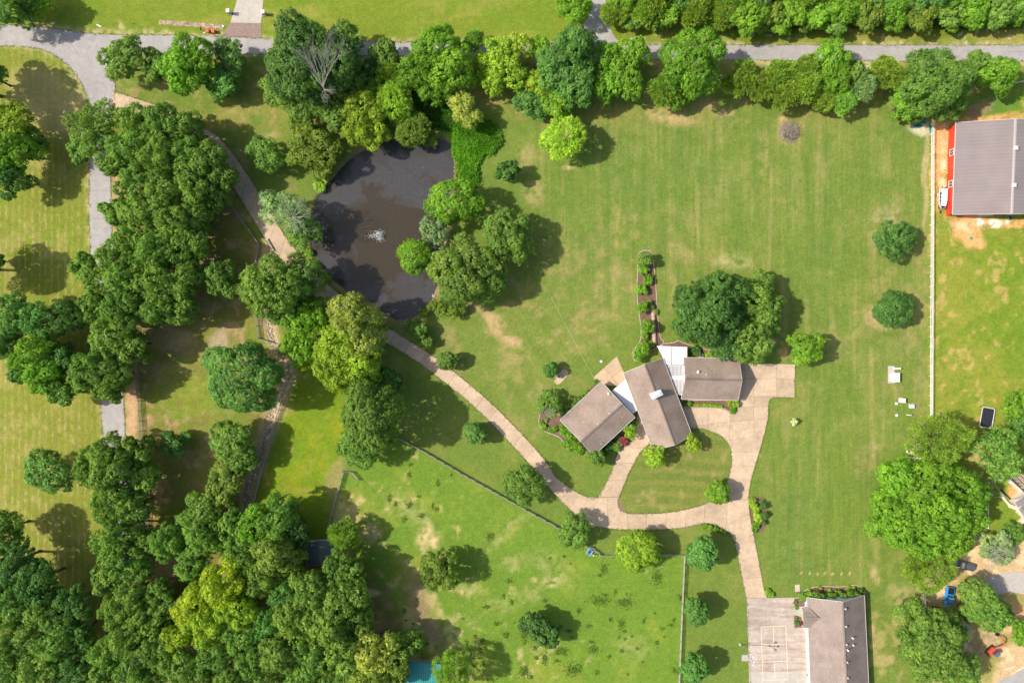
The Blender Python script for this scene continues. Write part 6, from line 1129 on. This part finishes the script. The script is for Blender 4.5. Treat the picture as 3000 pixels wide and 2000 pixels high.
# ------------------------------------------------------------------ vehicles
def vehicle(name, px, rz, label, paint, kind='suv', L=5.2, Wd=1.95, door=False):
    g = thing(name, px, label, 'pickup' if kind == 'pickup' else 'car', rz); w = Wd / 2; h = L / 2
    def s2(x, wb, wt, z0, zm, z1): return [(x, -wb, z0), (x, -wb * 1.0, zm), (x, -wt, z1), (x, wt, z1), (x, wb, zm), (x, wb, z0)]
    bel = 1.08
    part('body', paint, g, lambda bm: loft(bm, [s2(-h, w * .86, w * .8, .42, .75, bel - .06), s2(-h + .25, w * .97, w * .9, .34, .8, bel), s2(-.6, w, w * .93, .32, .85, bel), s2(h * .42, w, w * .92, .32, .85, bel), s2(h * .55, w * .99, w * .88, .34, .82, bel - .02), s2(h * .85, w * .95, w * .80, .36, .75, bel - .14), s2(h, w * .78, w * .66, .42, .66, bel - .3)]))
    r0, r1 = (-h + .1, h * .42) if kind == 'suv' else (-.35, h * .42); top = 1.78
    part('windows', M['glass'], g, lambda bm: loft(bm, [[(r0, -w * .88, bel - .01), (r0, w * .88, bel - .01), (r1 + .35, w * .86, bel - .01), (r1 + .35, -w * .86, bel - .01)], [(r0 + .35, -w * .72, top - .04), (r0 + .35, w * .72, top - .04), (r1 - .55, w * .70, top - .04), (r1 - .55, -w * .70, top - .04)]]))
    rf = part('roof', paint, g, lambda bm: box(bm, ((r0 + r1 - .2) / 2, 0, top), (r1 - r0 - .9, w * 1.44, .09), 0, .04))
    if kind == 'suv':
        for s in (-1, 1): part('roof_rail', M['black'], rf, lambda bm: box(bm, ((r0 + r1) / 2 - .1, s * w * .66, top + .09), (r1 - r0 - 1.3, .05, .05)))
    else: part('cargo_bed', M['black'], g, lambda bm: box(bm, ((-h - .3) / 2 - .12, 0, bel + .005), (h - .75, Wd * .78, .02)))
    for s in (-1, 1):
        part('headlight', M['white'], g, lambda bm: box(bm, (h * .93, s * w * .62, .78), (.16, .34, .16), 0, .04)); part('tail_light', M['red'], g, lambda bm: box(bm, (-h + .03, s * w * .72, .85), (.1, .2, .3), 0, .02))
        part('mirror', paint, g, lambda bm: box(bm, (r1 - .02, s * (w + .12), bel + .05), (.16, .24, .18), 0, .04))
        for x in (-h * .62, h * .62):
            t_ = part('wheel', M['rubber'], g, lambda bm: cyl(bm, (x, s * w * .80, .36), (x, s * w * 1.005, .36), .36, n=18)); part('rim', M['steel'], t_, lambda bm: cyl(bm, (x, s * w * .79, .36), (x, s * w * 1.012, .36), .22, n=14))
    part('bumper', M['black'], g, lambda bm: (box(bm, (h - .02, 0, .5), (.14, Wd * .8, .2), 0, .05), box(bm, (-h + .02, 0, .5), (.14, Wd * .85, .2), 0, .05)))
    if door: part('open_door', paint, g, lambda bm: (box(bm, (.55, -w - .5, .85), (.1, 1.05, .75), R_(20), .03)))
    return g
pg = simple('grey_paint', (.115, .125, .15), .25, .3, var=.05, spec=.6); pb = simple('blue_paint', (.012, .24, .62), .3, 0, var=.06, spec=.6)
vehicle('parked_car', (2819, 1652), R_(165), 'dark grey estate car parked on the dirt below the vivid trees', pg, 'suv', 5.0, 1.95)
vehicle('parked_pickup', (2776, 1743), R_(-101), 'bright blue pickup nosed out from under the trees with one door open', pb, 'pickup', 4.7, 1.9, True)
# riding mower
g = thing('riding_mower', (2739, 1781), 'dark red riding mower in tree shade beside the blue pickup', 'mower', R_(170)); mr_ = simple('dark_red', (.30, .015, .02), .4)
part('hood', mr_, g, lambda bm: box(bm, (.5, 0, .65), (.9, .62, .5), 0, .1)); part('fender', mr_, g, lambda bm: box(bm, (-.45, 0, .55), (.85, 1.0, .16), 0, .06)); part('seat', M['black'], g, lambda bm: (box(bm, (-.4, 0, .72), (.45, .5, .12), 0, .05), box(bm, (-.62, 0, .98), (.1, .48, .45), 0, .04)))
part('steering_wheel', M['black'], g, lambda bm: cyl(bm, (.02, 0, 1.0), (.06, 0, 1.05), .19, n=14)); part('mower_deck', M['black'], g, lambda bm: box(bm, (.1, 0, .25), (.9, 1.15, .18), 0, .05))
for x, rr_ in ((-.5, .3), (.75, .2)):
    for s in (-1, 1): part('wheel', M['rubber'], g, lambda bm: cyl(bm, (x, s * .38, rr_), (x, s * .58, rr_), rr_, n=14))
# mini excavator
g = thing('mini_excavator', (2902, 1901), 'orange red mini excavator with raised curved arm on bare dirt', 'excavator', R_(40)); orr = simple('orange_red', (.60, .085, .04), .4, var=.08)
for s in (-1, 1): part('track', M['rubber'], g, lambda bm: box(bm, (0, s * .72, .28), (2.3, .38, .56), 0, .2))
part('undercarriage', M['black'], g, lambda bm: box(bm, (0, 0, .42), (1.3, 1.1, .25))); part('body', orr, g, lambda bm: box(bm, (-.3, .1, .95), (1.9, 1.45, .7), 0, .12))
cb = part('cab', M['glass'], g, lambda bm: box(bm, (-.1, -.35, 1.75), (1.1, .8, 1.1), 0, .06)); part('cab_roof', simple('slate_paint', (.10, .13, .18), .4), cb, lambda bm: box(bm, (-.1, -.35, 2.36), (1.25, .95, .1), 0, .04)); part('blade', M['black'], g, lambda bm: box(bm, (-1.5, 0, .3), (.1, 1.7, .45), 0, .03))
ar = [(.6, .35, 1.2), (1.5, .45, 2.2), (2.5, .6, 2.5), (3.4, .95, 2.1), (3.8, 1.5, 1.2), (3.7, 1.9, .6)]
for i in range(3): part(['boom', 'boom', 'stick'][i], orr, g, lambda bm: [cyl(bm, ar[k], ar[k + 1], .17, .15, 6) for k in ((0, 1), (2,), (3,))[i]])
part('bucket', M['black'], g, lambda bm: (cyl(bm, ar[4], ar[5], .12, .1, 6), box(bm, (3.5, 2.15, .5), (.7, .75, .55), R_(30), .1))); part('hydraulic_ram', M['steel'], g, lambda bm: cyl(bm, (.9, .4, 1.1), (2.2, .5, 2.2), .06))
for i, px in enumerate(((2960, 1955), (2990, 1958))):
    g = thing('white_pipe', px, ['white pipe lying along the corner road verge', 'second white pipe lying nearer the picture corner verge'][i], 'pipe', R_(20 + 8 * i)); part('pipe', M['white'], g, lambda bm: cyl(bm, (-1.2, 0, .08), (1.2, 0, .08), .07)); part('coupling', M['trim'], g, lambda bm: cyl(bm, (-.1, 0, .08), (.1, 0, .08), .095))
fr = np.random.default_rng(201); FP = []
def fringe(pts, dens=9, sm=True):
    P = [W(*p) for p in pts]
    if sm: P = smooth_pts(P, 5)
    for a, b_ in zip(P, P[1:]):
        d = b_ - a; n = int(d.length * dens) + 1; t = fr.random(n); nn = Vector((-d.y, d.x, 0)).normalized(); off = fr.normal(0, .13, n) + .12 * np.sin(t * 9)
        FP.append(np.stack([a.x + d.x * t + nn.x * off, a.y + d.y * t + nn.y * off, np.full(n, .085) + fr.random(n) * .04], 1))
fringe(A_up); fringe(A_lo); fringe([(1902, 1298), (1876, 1324), (1848, 1373), (1830, 1415), (1814, 1455), (1810, 1472), (1817, 1493), (1838, 1503), (1876, 1504), (1945, 1502), (2013, 1491), (2065, 1476), (2092, 1460), (2118, 1432), (2134, 1400), (2144, 1352), (2139, 1311), (2127, 1290), (2100, 1269), (2065, 1257), (2038, 1254)])
fringe([(1850, 1288), (1812, 1321), (1797, 1366), (1776, 1414), (1752, 1456), (1721, 1455), (1673, 1431)]); fringe([(1640, 1463), (1676, 1498), (1721, 1534), (1748, 1542), (1810, 1550), (1893, 1551), (1969, 1548), (2017, 1542), (2062, 1531), (2086, 1533), (2117, 1546), (2141, 1563), (2155, 1598), (2169, 1667), (2186, 1750)])
fringe([(2329, 1067), (2328, 1164)], 9, False); fringe([(2328, 1164), (2275, 1163), (2262, 1166), (2255, 1172), (2251, 1188), (2250, 1223), (2237, 1280), (2224, 1324), (2210, 1370), (2200, 1407), (2193, 1462), (2206, 1556), (2224, 1649), (2239, 1729), (2248, 1750)]); fringe([(2187, 1751), (2198, 2010)], 9, False)
for ed in (up, lowr, curl, curr): fringe(ed, 8, False)
Pt = np.concatenate(FP); N = len(Pt); nrm = unit(fr.normal(size=(N, 3)) * .3 + np.array([0, 0, 1.])); u = unit(np.cross(nrm, fr.normal(size=(N, 3)))); v_ = np.cross(nrm, u); s_ = fr.uniform(.05, .13, (N, 1))
o = link('edge_grass', quads_mesh('edge_grass', Pt, u * s_ * 1.4, v_ * s_ * .7, fr.random(N), M['leaf'])); o.color = (.16, .19, .05, 1); tag(o, 'ragged grass creeping over the driveway and road edges', 'grass', kind='stuff')
